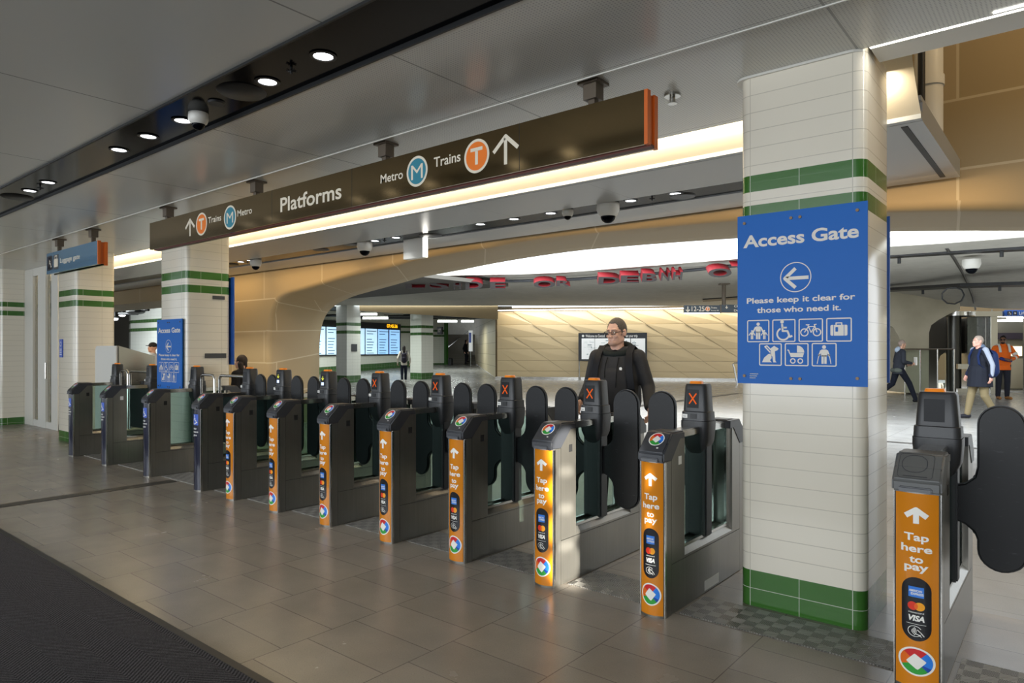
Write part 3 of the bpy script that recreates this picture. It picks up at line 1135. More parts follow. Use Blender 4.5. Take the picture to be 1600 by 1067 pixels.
# ------------------------------------------------------------------ long platform sign
t = thing('platform_sign', 'long black hanging sign pointing to Trains, Metro and Platforms', 'sign', (0, 3.42, 0))
zb, zt = 2.648, 2.955
b = MB().box(-8.234, -1.86, 0, 0.03, zb, zt)
b.build('front_panel', M['sign_black'], t)
b = MB().box(-8.21, -1.865, 0.085, 0.115, zb - .005, zt - .01)
b.build('back_panel', M['sign_black'], t)
b = MB().box(-1.86, -1.838, -0.002, 0.034, zb, zt)
b.box(-1.862, -1.838, 0.08, 0.12, zb - .008, zt - .012)
b.box(-1.88, -1.85, 0.034, 0.08, zb + .01, zt - .02)
b.build('orange_end_cap', M['sign_orange'], t)
b = MB().box(-8.2, -1.84, 0.035, 0.085, zb - .008, zb + .008)
b.build('bottom_channel', mat('dark_red_channel', '5a1f14', .5), t)
b = MB().box(-5.664, -5.661, -.0008, 0, zb, zt).box(-4.49, -4.487, -.0008, 0, zb, zt).box(-2.76, -2.757, -.0008, 0, zb, zt)
b.build('panel_joint', M['seam'], t)
SM = lambda u, v, q: (u, -q, v)
for cx, z0, z1, w_, th in ((-7.248, 2.703, 2.897, .20, .028), (-2.873, 2.710, 2.914, .21, .027)):
    f = Flat()
    pic_arrow_up(f, cx, z0, z1, w_, th)
    f.build('arrow', M['cream'], SM, t)
for cx, cz, r, kind in ((-6.996, 2.802, .118, 1), (-6.415, 2.800, .118, 2), (-3.721, 2.806, .112, 2), (-3.130, 2.811, .115, 1)):
    f = Flat()
    f.disc(cx, cz, r, 0, .001, 40)
    f.disc(cx, cz, r - .018, 1, .0015, 40)
    if kind == 1:
        f.rect(cx - .055, cx + .055, cz + .034, cz + .058, 0, .002)
        f.rect(cx - .013, cx + .013, cz - .058, cz + .036, 0, .002)
    else:
        f.text('M', cx - .062, cx + .062, cz - .057, .114, 0, .002, bold=0.0)
    f.build('trains_emblem' if kind == 1 else 'metro_emblem', [M['cream'], M['t_orange'] if kind == 1 else M['m_teal']], SM, t)
for s_, x0, x1, z, c_, bd in (('Trains', -6.852, -6.588, 2.792, .064, .012), ('Metro', -6.274, -6.006, 2.790, .064, .012), ('Platforms', -5.522, -4.625, 2.738, .130, .016),
                              ('Metro', -4.132, -3.875, 2.780, .068, .012), ('Trains', -3.544, -3.280, 2.805, .072, .012)):
    f = Flat()
    f.text(s_, x0, x1, z, c_, bold=bd)
    f.build('lettering', M['cream'], SM, t)
for x in (-2.233, -4.137, -6.022, -7.889):
    b = MB().box(x - .045, x + .045, .015, .10, 2.995, 3.085).box(x - .07, x + .07, -.01, .125, 3.085, 3.101).box(x - .022, x + .022, .035, .08, zt - .012, 2.996)
    b.build('hanger', M['brown_metal'], t)
# blue sign at the far left
t = thing('luggage_gate_sign', 'hanging blue sign with wheelchair and luggage symbols at the far left', 'sign', (0, 3.42, 0))
MB().box(-11.75, -9.80, 0, .03, 2.61, 2.915).build('front_panel', mat('glossy_blue_sign_panel', '84b2d8', .14, .65, coat=.3), t)
b = MB().box(-9.80, -9.775, -.002, .034, 2.61, 2.915).box(-9.80, -9.775, .075, .115, 2.60, 2.905).box(-9.83, -9.79, .034, .075, 2.62, 2.9)
b.build('orange_end_cap', M['sign_orange'], t)
MB().box(-11.7, -9.802, .08, .11, 2.605, 2.90).build('back_panel', M['sign_black'], t)
f = Flat()
f.rrect(-11.72, -11.50, 2.66, 2.87, .02, 1)
pic_wheelchair(f, -11.61, 2.76, .18, 0)
f.rrect(-11.46, -11.24, 2.66, 2.87, .02, 2)
f.rrect(-11.43, -11.27, 2.69, 2.81, .02, 0, .002)
f.stroke([(-11.39, 2.81), (-11.39, 2.85), (-11.31, 2.85), (-11.31, 2.81)], .015, 0, .002)
f.build('symbols', [M['cream'], M['navy'], M['plaque']], lambda u, v, q: (u, -q, v), t)
f = Flat()
f.text('Luggage gate', -11.18, -10.42, 2.735, .07)
f.build('lettering', M['cream'], lambda u, v, q: (u, -q, v), t)
for x in (-11.397, -10.103):
    b = MB().box(x - .05, x + .05, .015, .10, 2.995, 3.085).box(x - .08, x + .08, -.01, .125, 3.085, 3.101).box(x - .022, x + .022, .035, .08, 2.90, 2.996)
    b.build('hanger', M['brown_metal'], t)

# ------------------------------------------------------------------ ceiling fittings
ORD = ['first', 'second', 'third', 'fourth', 'fifth', 'sixth', 'seventh', 'eighth', 'ninth', 'tenth', 'eleventh', 'twelfth']
dl_ring = MB().lathe([(.062, 0), (.075, -.006), (.055, -.008), (.055, 0)], n=24).build('rim', M['black'], mesh_only=True, smooth=True)
dl_face = MB().cyl((0, 0, -.004), (0, 0, 0), .053, n=24).build('lens', M['lamp'], mesh_only=True)


def downlight(x, y, z, label, group, power, col=COOL, spot=110):
    t = thing('downlight', label, 'light', (x, y, z), 0, group)
    inst('rim', dl_ring, t)
    inst('lens', dl_face, t)
    if power:
        lamp('downlight_lamp', 'SPOT', (x, y, z - .03), (x, y, 0), power, col, .05, spot=spot, blend=.7)


for k, x in enumerate((-3.182, -3.744, -4.84, -5.399, -5.944, -7.625, -8.173)):
    downlight(x, 2.232, 3.112, ORD[k] + ' lit downlight from the right along the near black ceiling strip', 'downlights in the near black strip', 16)
for k, x in enumerate((-2.987, -3.48, -4.485, -5.011, -5.534, -7.07, -7.51, -10.80, -11.10)):
    downlight(x, 6.115, 3.014, ORD[k] + ' lit downlight from the right in the dark strip above the arch', 'downlights in the far dark strip', 8)
# small sensors, speakers, sprinklers and dome cameras
def speaker(x, y, z, r, label):
    b = MB().lathe([(0.001, -.012), (r * .9, -.012), (r, 0), (0.001, 0)], n=28)
    o = b.build('ceiling_speaker', M['black'], smooth=True)
    o.location = (x, y, z)
    tag(o, label, 'speaker')


speaker(-4.02, 2.22, 3.112, .15, 'large round black speaker flush in the near ceiling strip')
speaker(-8.62, 2.24, 3.112, .15, 'round black speaker at the far left end of the near ceiling strip')
speaker(-4.32, 2.21, 3.112, .055, 'small black detector beside the dome camera in the near ceiling strip')
speaker(-3.00 + .02 - .3 + .3, 6.26, 3.013, .001 + .13, 'round black speaker in the far strip close to the near pillar')
speaker(-8.80, 6.13, 3.013, .13, 'black box speaker in the far strip left of the dome cameras')
speaker(-8.02, 6.09, 3.013, .11, 'black round speaker left of the white dome camera in the far strip')
speaker(-6.6, 6.3, 3.013, .16, 'mesh covered round speaker in the far strip over the arch')
speaker(-11.55, 6.15, 3.013, .16, 'dark round speaker at the far left end of the far strip')


def star(x, y, z, label):
    b = MB()
    for a in range(0, 180, 45):
        c_, s_ = math.cos(math.radians(a)), math.sin(math.radians(a))
        b.tube([(-.03 * c_, -.03 * s_, -.02), (.03 * c_, .03 * s_, -.02)], .003, 6)
    b.cyl((0, 0, 0), (0, 0, -.04), .008, n=8)
    o = b.build('sprinkler', M['black'])
    o.location = (x, y, z)
    tag(o, label, 'sprinkler')


star(-3.452, 2.206, 3.112, 'black sprinkler in the near strip between the two rightmost downlights')
star(-7.87, 2.235, 3.112, 'black sprinkler in the near strip between the two leftmost downlights')
star(-3.23, 6.10, 3.013, 'black sprinkler beside the round speaker in the far strip')
star(-7.29, 6.10, 3.013, 'black sprinkler between downlights beside the white dome camera')
star(-10.95, 6.15, 3.013, 'tiny black sprinkler at the far left of the far strip')


def dome(x, y, z, s, label, tinted=True):
    t = thing('dome_camera', label, 'camera', (x, y, z))
    MB().lathe([(.001, 0), (.085 * s, 0), (.088 * s, -.05 * s), (.075 * s, -.085 * s), (.06 * s, -.1 * s), (.001, -.1 * s)], n=24).build('housing', M['white_metal'], t, smooth=True)
    MB().sphere((0, 0, -.095 * s), .058 * s, n=16).build('lens_dome', M['black_gloss'], t, smooth=True)


dome(-4.62, 2.237, 3.112, .75, 'white dome camera on the near black ceiling strip')
dome(-3.736, 6.098, 3.013, 1.35, 'largest white dome camera under the far strip, right of the sign text')
dome(-7.74, 6.118, 3.013, 1.25, 'white dome camera under the far strip left of the white panel box')
dome(-10.7, 6.16, 3.013, 1.1, 'white dome camera at the left end of the far strip by the second pillar')
dome(-4.247, 6.102, 3.013, .7, 'tiny white detector dome between two downlights in the far strip')
q = atz(1518, 404, 3.44)
dome(q.x, q.y, 3.42, 2.0, 'white dome camera on the concrete ceiling right of the near pillar')
# sprinkler heads on the white ceiling
b = MB().cyl((0, 0, 0), (0, 0, -.015), .05, n=20).cyl((0, 0, -.015), (0, 0, -.055), .018, n=10).cyl((0, 0, -.055), (0, 0, -.06), .03, n=12)
o = b.build('sprinkler', M['steel_plain'])
o.location = (-1.95, 3.95, 3.102)
tag(o, 'chrome sprinkler head on the white ceiling beside the orange sign end', 'sprinkler')
t = thing('light_box', 'white hanging box sign seen edge-on in the far ceiling strip', 'sign', (-6.95, 6.36, 2.74))
MB().box(-.19, .19, -.05, .05, 0, .27).build('box_body', M['white_metal'], t)
MB().box(.19, .20, -.04, .04, .01, .26).build('lit_edge', M['led'], t)

# ------------------------------------------------------------------ ticket gates
GW = 0.155


def arc_y(u, w, sag=0.03):
    return 0.030 - sag * (1 - (2 * u / w) ** 2)


def front_shape(w):
    """plan outline of the bowed front, y as a function of x"""
    return [(-w / 2 + w * i / 12, arc_y(-w / 2 + w * i / 12, w)) for i in range(13)]


_mesh = {}


def cached(key, fn):
    if key not in _mesh:
        _mesh[key] = fn()
    return _mesh[key]


def m_cabinet(w):
    b = MB()
    a = w / 2
    L = 1.215
    b.box(-a + .004, a - .004, .05, L - .02, 0.004, .30, 1)                     # dark core behind the gaps
    b.box(-a + .004, a - .004, .05, .24, .28, .975, 1)
    b.box(-a + .004, a - .004, 1.0, L - .02, .28, .975, 1)
    b.box(-a, a, .1035, L - .102, 0.004, .282)                                  # plinth
    b.box(-a, a, .1035, .27, .286, .985)                                        # front post
    b.box(-a, a, .985, L - .102, .286, .985)                                    # rear post
    b.prism([(-a, .286), (a, .286), (a, .30), (a - .03, .335), (-a + .03, .335), (-a, .30)], 1, .27, .985)
    for k in (0, 1):                                                            # bowed ends
        pts = [(x, (y + .001) if k == 0 else L - y) for x, y in front_shape(w)]
        pts = pts + [(a, .100 if k == 0 else L - .100), (-a, .100 if k == 0 else L - .100)]
        b.prism(pts, 2, 0.0, .872)
    return b.build('cabinet', [M['steel'], M['seam'], M['steel_plain']], mesh_only=True)


def m_front(w, mt):
    b = MB()
    e = .010
    xs = [-w / 2 + e + (w - 2 * e) * i / 14 for i in range(15)]
    out = [(x, arc_y(x, w) - .003) for x in xs]
    inn = [(x, arc_y(x, w) + .004) for x in xs][::-1]
    b.prism(out + inn, 2, .014, .867)
    return b.build('front_panel', [mt], mesh_only=True, smooth=True, flat_angle=50)


def m_edges(w):
    b = MB()
    for s in (-1, 1):
        x = s * (w / 2 - .004)
        b.box(min(x, x + s * .0045), max(x, x + s * .0045), arc_y(w / 2, w) - .006, arc_y(w / 2, w) + .012, 0, .867)
    return b.build('edge_strip', [M['steel_edge']], mesh_only=True)


def fmap(w):
    return lambda u, v, h: (u, arc_y(u, w) - .003 - h, v)


def cuts(w):
    return [-w / 2 + w * i / 16 for i in range(1, 16)]


def m_tap(w):
    f = Flat()
    k = w / GW
    for s_, hw, z in (('Tap', .040, .660), ('here', .050, .610), ('to', .0225, .563), ('pay', .039, .530)):
        f.text(s_, -hw * k, hw * k, z, .033, bold=.026)
    return f.build('lettering', M['white'], fmap(w), cuts=cuts(w), mesh_only=True)


def m_arrow(w):
    f = Flat()
    k = w / GW
    pic_arrow_up(f, 0, .735, .812, .070 * k, .019 * k)
    return f.build('arrow', M['white'], fmap(w), cuts=cuts(w), mesh_only=True)


def m_badge(w):
    f = Flat()
    k = w / GW
    f.rrect(-.048 * k, .048 * k, .219, .499, .048 * k, 0, .0008)
    z = .435
    f.rect(-.025 * k, .025 * k, z - .024, z + .022, 1, .0014)
    f.text('AMERICAN', -.023 * k, .019 * k, z + .000, .010, 2, .002, bold=.03)
    f.text('EXPRESS', -.017 * k, .024 * k, z - .014, .010, 2, .002, bold=.03)
    z = .372
    f.disc(-.0115 * k, z, .0165 * k, 3, .0014, ry=.0185)
    f.disc(.0115 * k, z, .0165 * k, 4, .0015, ry=.0185)
    f.poly([(.0 + .0085 * k * math.cos(t) * .72, z + .0125 * math.sin(t)) for t in [2 * PI * i / 16 for i in range(16)]], 5, .002)
    f.text('mastercard', -.025 * k, .025 * k, z - .031, .007, 2, .0014, bold=.01)
    f.text('VISA', -.025 * k, .027 * k, .308, .024, 2, .0014, bold=.045, shear=.25)
    f.rect(-.032 * k, .032 * k, .2925, .294, 2, .0014)
    z = .262
    f.arc(-.004 * k, z, .0215 * k, .0235 * k, 30, 330, 2, .0014, 24, .85)
    for i in range(4):
        f.arc(-.018 * k, z, (.004 + .0045 * i) * k, (.006 + .0045 * i) * k, -50, 50, 2, .0014, 8)
    f.stroke([(.004 * k, z + .008), (.016 * k, z - .004), (.026 * k, z - .018)], .003, 2, .0014)
    f.stroke([(-.002 * k, z - .010), (.010 * k, z - .014), (.018 * k, z - .022)], .003, 2, .0014)
    return f.build('payment_badge', [M['pill'], M['amex'], M['white'], M['mred'], M['myel'], M['mora']], fmap(w), cuts=cuts(w), mesh_only=True)


def emblem(f, cx, cy, r, ry=None):
    ry = ry or r
    k = ry / r
    f.disc(cx, cy, r, 0, .0008, 48, ry)
    R = r * .88
    P = lambda a, q=1.0: (cx + R * q * math.cos(math.radians(a)), cy + k * R * q * math.sin(math.radians(a)))
    for a0, a1, mi in ((50, 140, 1), (140, 205, 2), (205, 315, 3), (315, 335, 5), (335, 410, 4)):
        n_ = max(3, int((a1 - a0) / 8))
        pts = [(cx, cy)] + [P(a0 + (a1 - a0) * i / n_) for i in range(n_ + 1)]
        f.poly(pts, mi, .0012)
    q = []
    for a in (8, 98, 188, 278):
        for d in (-9, 0, 9):
            q.append(P(a + d, .62 - abs(d) * .006))
    f.poly(q, 0, .0018)


EMB = lambda: [M['white'], M['e_red'], M['e_orange'], M['e_green'], M['e_blue'], M['e_navy']]


def m_emblem(w):
    f = Flat()
    emblem(f, 0, .129, .060 * w / GW, .0625)
    return f.build('emblem', EMB(), fmap(w), cuts=cuts(w), mesh_only=True)


CAPP = [(-.004, .868), (-.004, .922), (.108, 1.031), (.27, 1.028), (.27, .978), (.212, .979), (.103, .866)]


def m_cap(w, rear=False, mt='cap'):
    b = MB()
    L = 1.215
    pts = [((L - y) if rear else y, z) for y, z in CAPP]
    b.prism(pts, 0, -w / 2 - .004, w / 2 + .004)
    if rear:
        b.box(-.05, .05, L - .25, L - .14, 1.028, 1.034)
    return b.build('rear_cap' if rear else 'reader_cap', [M[mt]], mesh_only=True, bevel=.010, seg=3)


SL = math.atan2(.109, .112)


def slope(u, v, h):
    """u across, v up along the sloping reader face"""
    return (u, -.004 + v * math.cos(SL) - h * math.sin(SL), .922 + v * math.sin(SL) + h * math.cos(SL))


def m_reader(w):
    f = Flat()
    k = w / GW
    emblem(f, .004, .098, .047 * k, .046)
    f.rrect(-.006 + .03, .006 + .03, .033, .041, .002, 0, .0012)
    return f.build('reader_emblem', EMB(), slope, mesh_only=True)


def m_slot(w):
    b = MB()
    b.prism([(.028, .905), (-.012, .893), (-.014, .873), (.02, .876)], 0, -w * .36, w * .33)
    return b.build('reader_lip', [M['cap']], mesh_only=True, bevel=.004)


def m_rail(w):
    b = MB()
    b.box(-w * .30, w * .30, .268, .95, .978, 1.022)
    return b.build('top_rail', [M['steel_plain']], mesh_only=True, bevel=.006)


def m_glass(w):
    b = MB().box(w / 2 - .036, w / 2 - .030, .27, .985, .335, .98)
    b.box(-w / 2 + .030, -w / 2 + .036, .27, .985, .335, .98)
    return b.build('glass_panel', [M['glass']], mesh_only=True)


def m_gframe(w):
    b = MB()
    for s in (-1, 1):
        x = s * (w / 2 - .033)
        b.box(x - .010, x + .010, .27, .985, .335, .352).box(x - .008, x + .008, .95, .985, .335, .98)
    return b.build('glass_frame', [M['steel_plain']], mesh_only=True)


PY = 0.63


def m_post(w):
    b = MB().box(-w / 2 + .005, w / 2 - .005, PY - .045, PY + .045, .335, .92)
    return b.build('barrier_post', [M['black']], mesh_only=True, bevel=.008)


def m_vhead(w):
    k = w / GW
    b = MB()
    rg = [rr(.085 * k, .085, .025, .845, 4, 0, PY), rr(.13 * k, .115, .03, .875, 4, 0, PY), rr(.17 * k, .15, .035, .93, 4, 0, PY),
          rr(.182 * k, .165, .035, 1.02, 4, 0, PY), rr(.182 * k, .165, .035, 1.055, 4, 0, PY)]
    b.loft(rg)
    rg = [rr(.176 * k, .158, .035, 1.057, 4, 0, PY), rr(.172 * k, .150, .035, 1.11, 4, 0, PY), rr(.160 * k, .128, .03, 1.114, 4, 0, PY),
          rr(.142 * k, .118, .028, 1.27, 4, 0, PY), rr(.128 * k, .104, .022, 1.285, 4, 0, PY)]
    b.loft(rg)
    return b.build('validator_head', [M['validator']], mesh_only=True, smooth=True, flat_angle=32)


def vfront(z, k=1):
    return PY - lerp(.064, .059, (z - 1.114) / .156)


def m_display(w):
    k = w / GW
    b = MB().prism([(vfront(1.135) - .0015, 1.135), (vfront(1.25) - .0015, 1.25), (vfront(1.25) + .02, 1.25), (vfront(1.135) + .02, 1.135)], 0, -.046 * k, .030 * k)
    return b.build('display', [M['screen_off']], mesh_only=True)


def m_sign(w, kind):
    k = w / GW
    f = Flat()
    mt = [M['x_orange']]
    if kind == 'x':
        f.stroke([(-.032 * k, 1.160), (.016 * k, 1.226)], .0085, 0, .003)
        f.stroke([(-.032 * k, 1.226), (.016 * k, 1.160)], .0085, 0, .003)
    else:
        mt = [M['arrow_lit'], M['light_blue']]
        f.stroke([(-.008, 1.200), (-.008, 1.236)], .010, 0, .003)
        f.stroke([(-.026, 1.216), (-.008, 1.198), (.010, 1.216)], .008, 0, .003)
        f.rect(-.03, .012, 1.146, 1.176, 1, .003)
    return f.build('lit_symbol', mt, lambda u, v, h: (u, vfront(v) - h, v), mesh_only=True)


def m_lens(w):
    k = w / GW
    b = MB().loft([rr(.078 * k, .07, .02, 1.284, 4, -.012 * k, PY), rr(.07 * k, .062, .02, 1.300, 4, -.012 * k, PY)])
    return b.build('signal_lens', [M['orange_lamp']], mesh_only=True, smooth=True, flat_angle=40)


def m_label(w):
    k = w / GW
    f = Flat()
    f.rect(-.070 * k, -.036 * k, 1.072, 1.096, 0, .001)
    f.rect(-.064 * k, -.046 * k, 1.081, 1.084, 1, .0014)
    f.rect(-.018 * k, .022 * k, 1.068, 1.100, 2, .001)
    return f.build('sticker', [M['white'], M['plaque'], M['black']], lambda u, v, h: (u, PY - .0795 - h, v), mesh_only=True)


def paddle_pts(s, reach=0.27):
    """outline in x (outward, sign s) and z"""
    r = .099
    x1, x0 = reach, reach - 2 * r
    xc = reach - r
    P = []
    zt, zb_ = 1.13, .515
    for i in range(13):
        t = math.radians(180 - 180 * i / 12)
        P.append((xc + r * math.cos(t), zt + r * math.sin(t)))
    P += [(x1 + .004, .95), (x1 + .006, .75)]
    for i in range(13):
        t = math.radians(0 - 180 * i / 12)
        P.append((xc + r * math.cos(t) + (.004 if i < 4 else 0), zb_ + r * math.sin(t)))
    P += [(x0 + .0, .56), (x0 - .012, .595), (x0 - .05, .628), (-.05, .655), (-.05, .815), (x0 - .05, .835), (x0 - .01, .87), (x0, .92)]
    return [(s * (a), z) for a, z in P]


def m_paddle(w, s, reach=.27):
    b = MB()
    pts = [(x + s * w / 2, z) for x, z in paddle_pts(s, reach)]
    b.prism(pts, 1, PY - .017, PY + .017)
    return b.build('barrier_paddle', [M['paddle']], mesh_only=True, bevel=.010, seg=3)


def m_wheel_label(w):
    f = Flat()
    f.rrect(-.05, .05, .70, .815, .006, 1, .001)
    pic_wheelchair(f, 0, .755, .10, 0)
    for s_, hw, z in (('tap', .03, .655), ('access', .05, .62), ('gate', .035, .585)):
        f.text(s_, -hw, hw, z, .022, bold=.012)
    return f.build('lettering', [M['white'], M['sticker_blue']], fmap(w), cuts=cuts(w), mesh_only=True)


def m_hoop(w, s, reach):
    b = MB()
    x0, x1 = s * (w / 2 + .03), s * (w / 2 + reach)
    r = .05
    xs = [x0, x0] + [x0 + s * r * (1 - math.cos(t)) for t in (.4, .8, 1.2)] + [x0 + s * r] + [x1 - s * r] + [x1 - s * r * (1 - math.sin(t)) for t in (.4, .8, 1.2)] + [x1, x1]
    zs = [.36, 1.14] + [1.14 + r * math.sin(t) for t in (.4, .8, 1.2)] + [1.19] + [1.19] + [1.14 + r * math.cos(t) for t in (.4, .8, 1.2)] + [1.14, .36]
    b.tube([(x, PY - .0, z) for x, z in zip(xs, zs)], .017, 10)
    return b.build('hoop_rail', [M['steel_plain']], mesh_only=True, smooth=True)


def m_leaf(w, s, reach):
    b = MB()
    x0, x1 = s * (w / 2 + .045), s * (w / 2 + reach - .02)
    b.box(min(x0, x1), max(x0, x1), PY - .012, PY + .012, .40, .95)
    return b.build('barrier_leaf', [M['black']], mesh_only=True, bevel=.006)


def ticket_gate(xr, label, w=GW, style='tap', left=True, right=True, sym='x', hoops=(), grey=False, grp='ticket gates of the row'):
    t = thing('ticket_gate', label, 'ticket gate', (xr - w / 2, 3.447, 0), 0, grp)
    g = lambda k, fn: cached((k, w), fn)
    inst('cabinet', g('cab', lambda: m_cabinet(w)), t)
    fp = inst('front_panel', cached(('front', w, style), lambda: m_front(w, M['orange'] if style == 'tap' else M['navy'])), t)
    inst('edge_strip', g('edge', lambda: m_edges(w)), t)
    if style == 'tap':
        inst('lettering', g('tap', lambda: m_tap(w)), fp)
        inst('arrow', g('arw', lambda: m_arrow(w)), fp)
        inst('payment_badge', g('badge', lambda: m_badge(w)), fp)
        inst('emblem', g('emb', lambda: m_emblem(w)), fp)
    else:
        inst('lettering', g('wh', lambda: m_wheel_label(w)), fp)
    cp = inst('reader_cap', cached(('cap', w, grey), lambda: m_cap(w, False, 'cap_light' if grey else 'cap')), t)
    if grey:
        f = Flat()
        f.rring(-.066, .036, .045, .143, .045, .003, 0, .0008)
        f.rring(-.078, .060, .012, .150, .02, .002, 0, .0008)
        f.rect(-.055, .04, .022, .026, 0, .0008)
        f.build('reader_outline', M['cap'], slope, cp)
    else:
        inst('reader_emblem', g('reader', lambda: m_reader(w)), cp)
    inst('reader_lip', g('slot', lambda: m_slot(w)), cp)
    inst('rear_cap', g('rcap', lambda: m_cap(w, True)), t)
    inst('top_rail', g('rail', lambda: m_rail(w)), t)
    inst('glass_panel', g('glass', lambda: m_glass(w)), t)
    inst('glass_frame', g('gfr', lambda: m_gframe(w)), t)
    inst('barrier_post', g('post', lambda: m_post(w)), t)
    vh = inst('validator_head', g('vh', lambda: m_vhead(w)), t)
    inst('display', g('disp', lambda: m_display(w)), vh)
    if sym:
        inst('lit_symbol', cached((sym, w), lambda: m_sign(w, sym)), vh)
    inst('signal_lens', g('lens', lambda: m_lens(w)), vh)
    if not grey:
        inst('sticker', g('lab', lambda: m_label(w)), vh)
    sq = MB().box(w / 2, w / 2 + .0012, .19, .228, .838, .886)
    inst('side_sticker', cached(('sq', w, style, sym), lambda: sq.build('side_sticker', [M['white'] if xr in (-1.758, -9.647) else M['dark']], mesh_only=True)) if xr not in (-1.758, -9.647) else sq.build('side_sticker', [M['white']], mesh_only=True), t)
    if xr == -1.758:
        MB().box(w / 2, w / 2 + .0015, .548, .763, .015, .075).build('plinth_vent', M['white_metal'], t)
    if left:
        inst('barrier_paddle', cached(('pl', w, left), lambda: m_paddle(w, -1, .27 if left is True else left)), t)
    if right:
        inst('barrier_paddle', cached(('pr', w, right), lambda: m_paddle(w, 1, .27 if right is True else right)), t)
    for s, reach in hoops:
        inst('hoop_rail', cached(('hoop', s, reach), lambda: m_hoop(w, s, reach)), t)
        inst('barrier_leaf', cached(('leaf', s, reach), lambda: m_leaf(w, s, reach)), t)
    return t


ticket_gate(-0.446, 'orange-fronted ticket gate right of the near tiled pillar, with a plain grey reader', w=.185, left=False, right=True, sym=None, grey=True)
ticket_gate(-1.758, 'orange-fronted ticket gate directly left of the near tiled pillar', right=False)
ticket_gate(-2.522, 'orange-fronted ticket gate second from the near pillar, steel side brightly lit')
ticket_gate(-3.292, 'orange-fronted ticket gate third to the left of the near pillar')
ticket_gate(-4.057, 'orange-fronted ticket gate fourth to the left of the near pillar')
ticket_gate(-4.85, 'orange-fronted ticket gate fifth to the left of the near pillar')
ticket_gate(-5.644, 'orange-fronted ticket gate with a lit yellow arrow, second in from the wide access gates', sym='arrow')
ticket_gate(-6.438, 'orange-fronted ticket gate with a lit arrow, next to the navy wheelchair gate', sym='arrow', left=.24)
ticket_gate(-7.116, 'navy wheelchair gate next to the last orange-fronted gate', style='wheel', left=False, right=.24, sym=None, hoops=((-1, .62),))
ticket_gate(-8.372, 'navy wheelchair gate in front of the second tiled pillar', style='wheel', left=False, right=False, sym=None, hoops=((1, .36),))
ticket_gate(-9.647, 'navy wheelchair gate with a pale label, second from the far left end', style='wheel', left=False, right=False, sym=None, hoops=((-1, .66),))
ticket_gate(-10.83, 'navy wheelchair gate at the far left end of the row', style='wheel', left=False, right=False, sym=None, hoops=((1, .29),))

# chequered floor plates in the passages
xs = [(-10.80, -9.85, 'farthest left'), (-9.62, -8.6, ''), (-8.34, -7.3, ''), (-7.09, -6.62, ''), (-6.41, -5.83, ''), (-5.62, -5.03, ''), (-4.82, -4.24, ''), (-4.03, -3.47, ''), (-3.265, -2.70, ''), (-2.50, -1.935, ''), (-1.735, -0.655, ''), (-0.42, 0.75, '')]
PL_ = ['at the far left end of the row', 'in front of the second pillar', 'in the wide access passage', 'beside the last navy wheelchair gate', 'between the last two orange gates',
       'in the sixth passage left of the near pillar', 'in the fifth passage left of the near pillar', 'in the fourth passage left of the near pillar', 'in the third passage left of the near pillar', 'beside the sunlit gate, left of the gate by the pillar', 'in front of the near tiled pillar', 'right of the rightmost gate in the corner']
for (a, c, _), lab in zip(xs, PL_):
    o = MB().box(a, c, 3.597, 3.935, 0, .006).build('floor_plate', M['plate'])
    tag(o, 'chequered steel floor plate ' + lab, 'floor plate', 'chequered floor plates')
# fixed barrier box at the far left
t = thing('barrier_box', 'white and steel barrier box with sloping top beside the far left gate', 'barrier', (-11.45, 4.1, 0))
b = MB()
b.loft([[(-.40, .0, 0), (.42, 0, 0), (.42, .03, 0), (-.40, .03, 0)], [(-.40, .0, 1.50), (.42, 0, 1.50), (.42, .03, 1.50), (-.40, .03, 1.50)], [(-.36, .0, 1.555), (.42, 0, 1.555), (.42, .03, 1.555), (-.36, .03, 1.555)]])
b.build('white_panel', M['white_metal'], t, bevel=.008)
b = MB().prism([(.03, 0), (.55, 0), (.55, 1.40), (.03, 1.555)], 0, .395, .44)
b.build('steel_side', M['steel_plain'], t)

# ------------------------------------------------------------------ honey-coloured relief wall at the far side
A0, A1 = fl(777, 34.6), fl(1372, 31.2)
dirw = (A1 - A0)
LW = dirw.length
dirw.normalize()
nrm = Vector((dirw.y, -dirw.x, 0))
if nrm.dot(-A0) < 0:
    nrm = -nrm


def wp(s, z, d=0.0):
    p = A0 + dirw * s + nrm * d
    return Vector((p.x, p.y, z))


b = MB()
zs = [0.12, .42, .94, 1.53, 2.14, 2.74, 3.42]
wt = [.006, .012, .02, .04, .07, .12]
for i in range(6):
    z0, z1 = zs[i], zs[i + 1]
    j = -6
    while True:
        s0 = j * 1.85 - (z0 - 1.5) * 1.5
        s1 = j * 1.85 - (z1 - 1.5) * 1.5
        j += 1
        if s0 > LW and s1 > LW:
            break
        if min(s0, s1) < 0.0:
            a_, c_ = max(s0, 0), max(s1, 0)
            if s0 + 1.85 <= 0:
                continue
        else:
            a_, c_ = s0, s1
        g = .006
        d = wt[i]
        q = [wp(a_ + g, z0 + g, .02), wp(s0 + 1.85 - g, z0 + g, .02), wp(max(s1 + 1.85 - g, c_ + .05), z1 - g, .02), wp(c_ + g, z1 - g, .02 + d)]
        k = len(b.v)
        back = [wp(a_ + g, z0 + g, -.05), wp(s0 + 1.85 - g, z0 + g, -.05), wp(max(s1 + 1.85 - g, c_ + .05), z1 - g, -.05), wp(c_ + g, z1 - g, -.05)]
        b.add(q + back, [(0, 1, 3), (1, 2, 3), (0, 3, 7, 4), (3, 2, 6, 7), (1, 0, 4, 5), (2, 1, 5, 6)])
o = struct('wall_far', b, M['gold'])
b = MB()
b.add([wp(-.1, 0, -.03), wp(LW + 6, 0, -.03), wp(LW + 6, 3.6, -.03), wp(-.1, 3.6, -.03)], [(0, 1, 2, 3)])
struct('wall_far_backing', b, mat('dark_joint_brown', '66553a', .8))
b = MB()
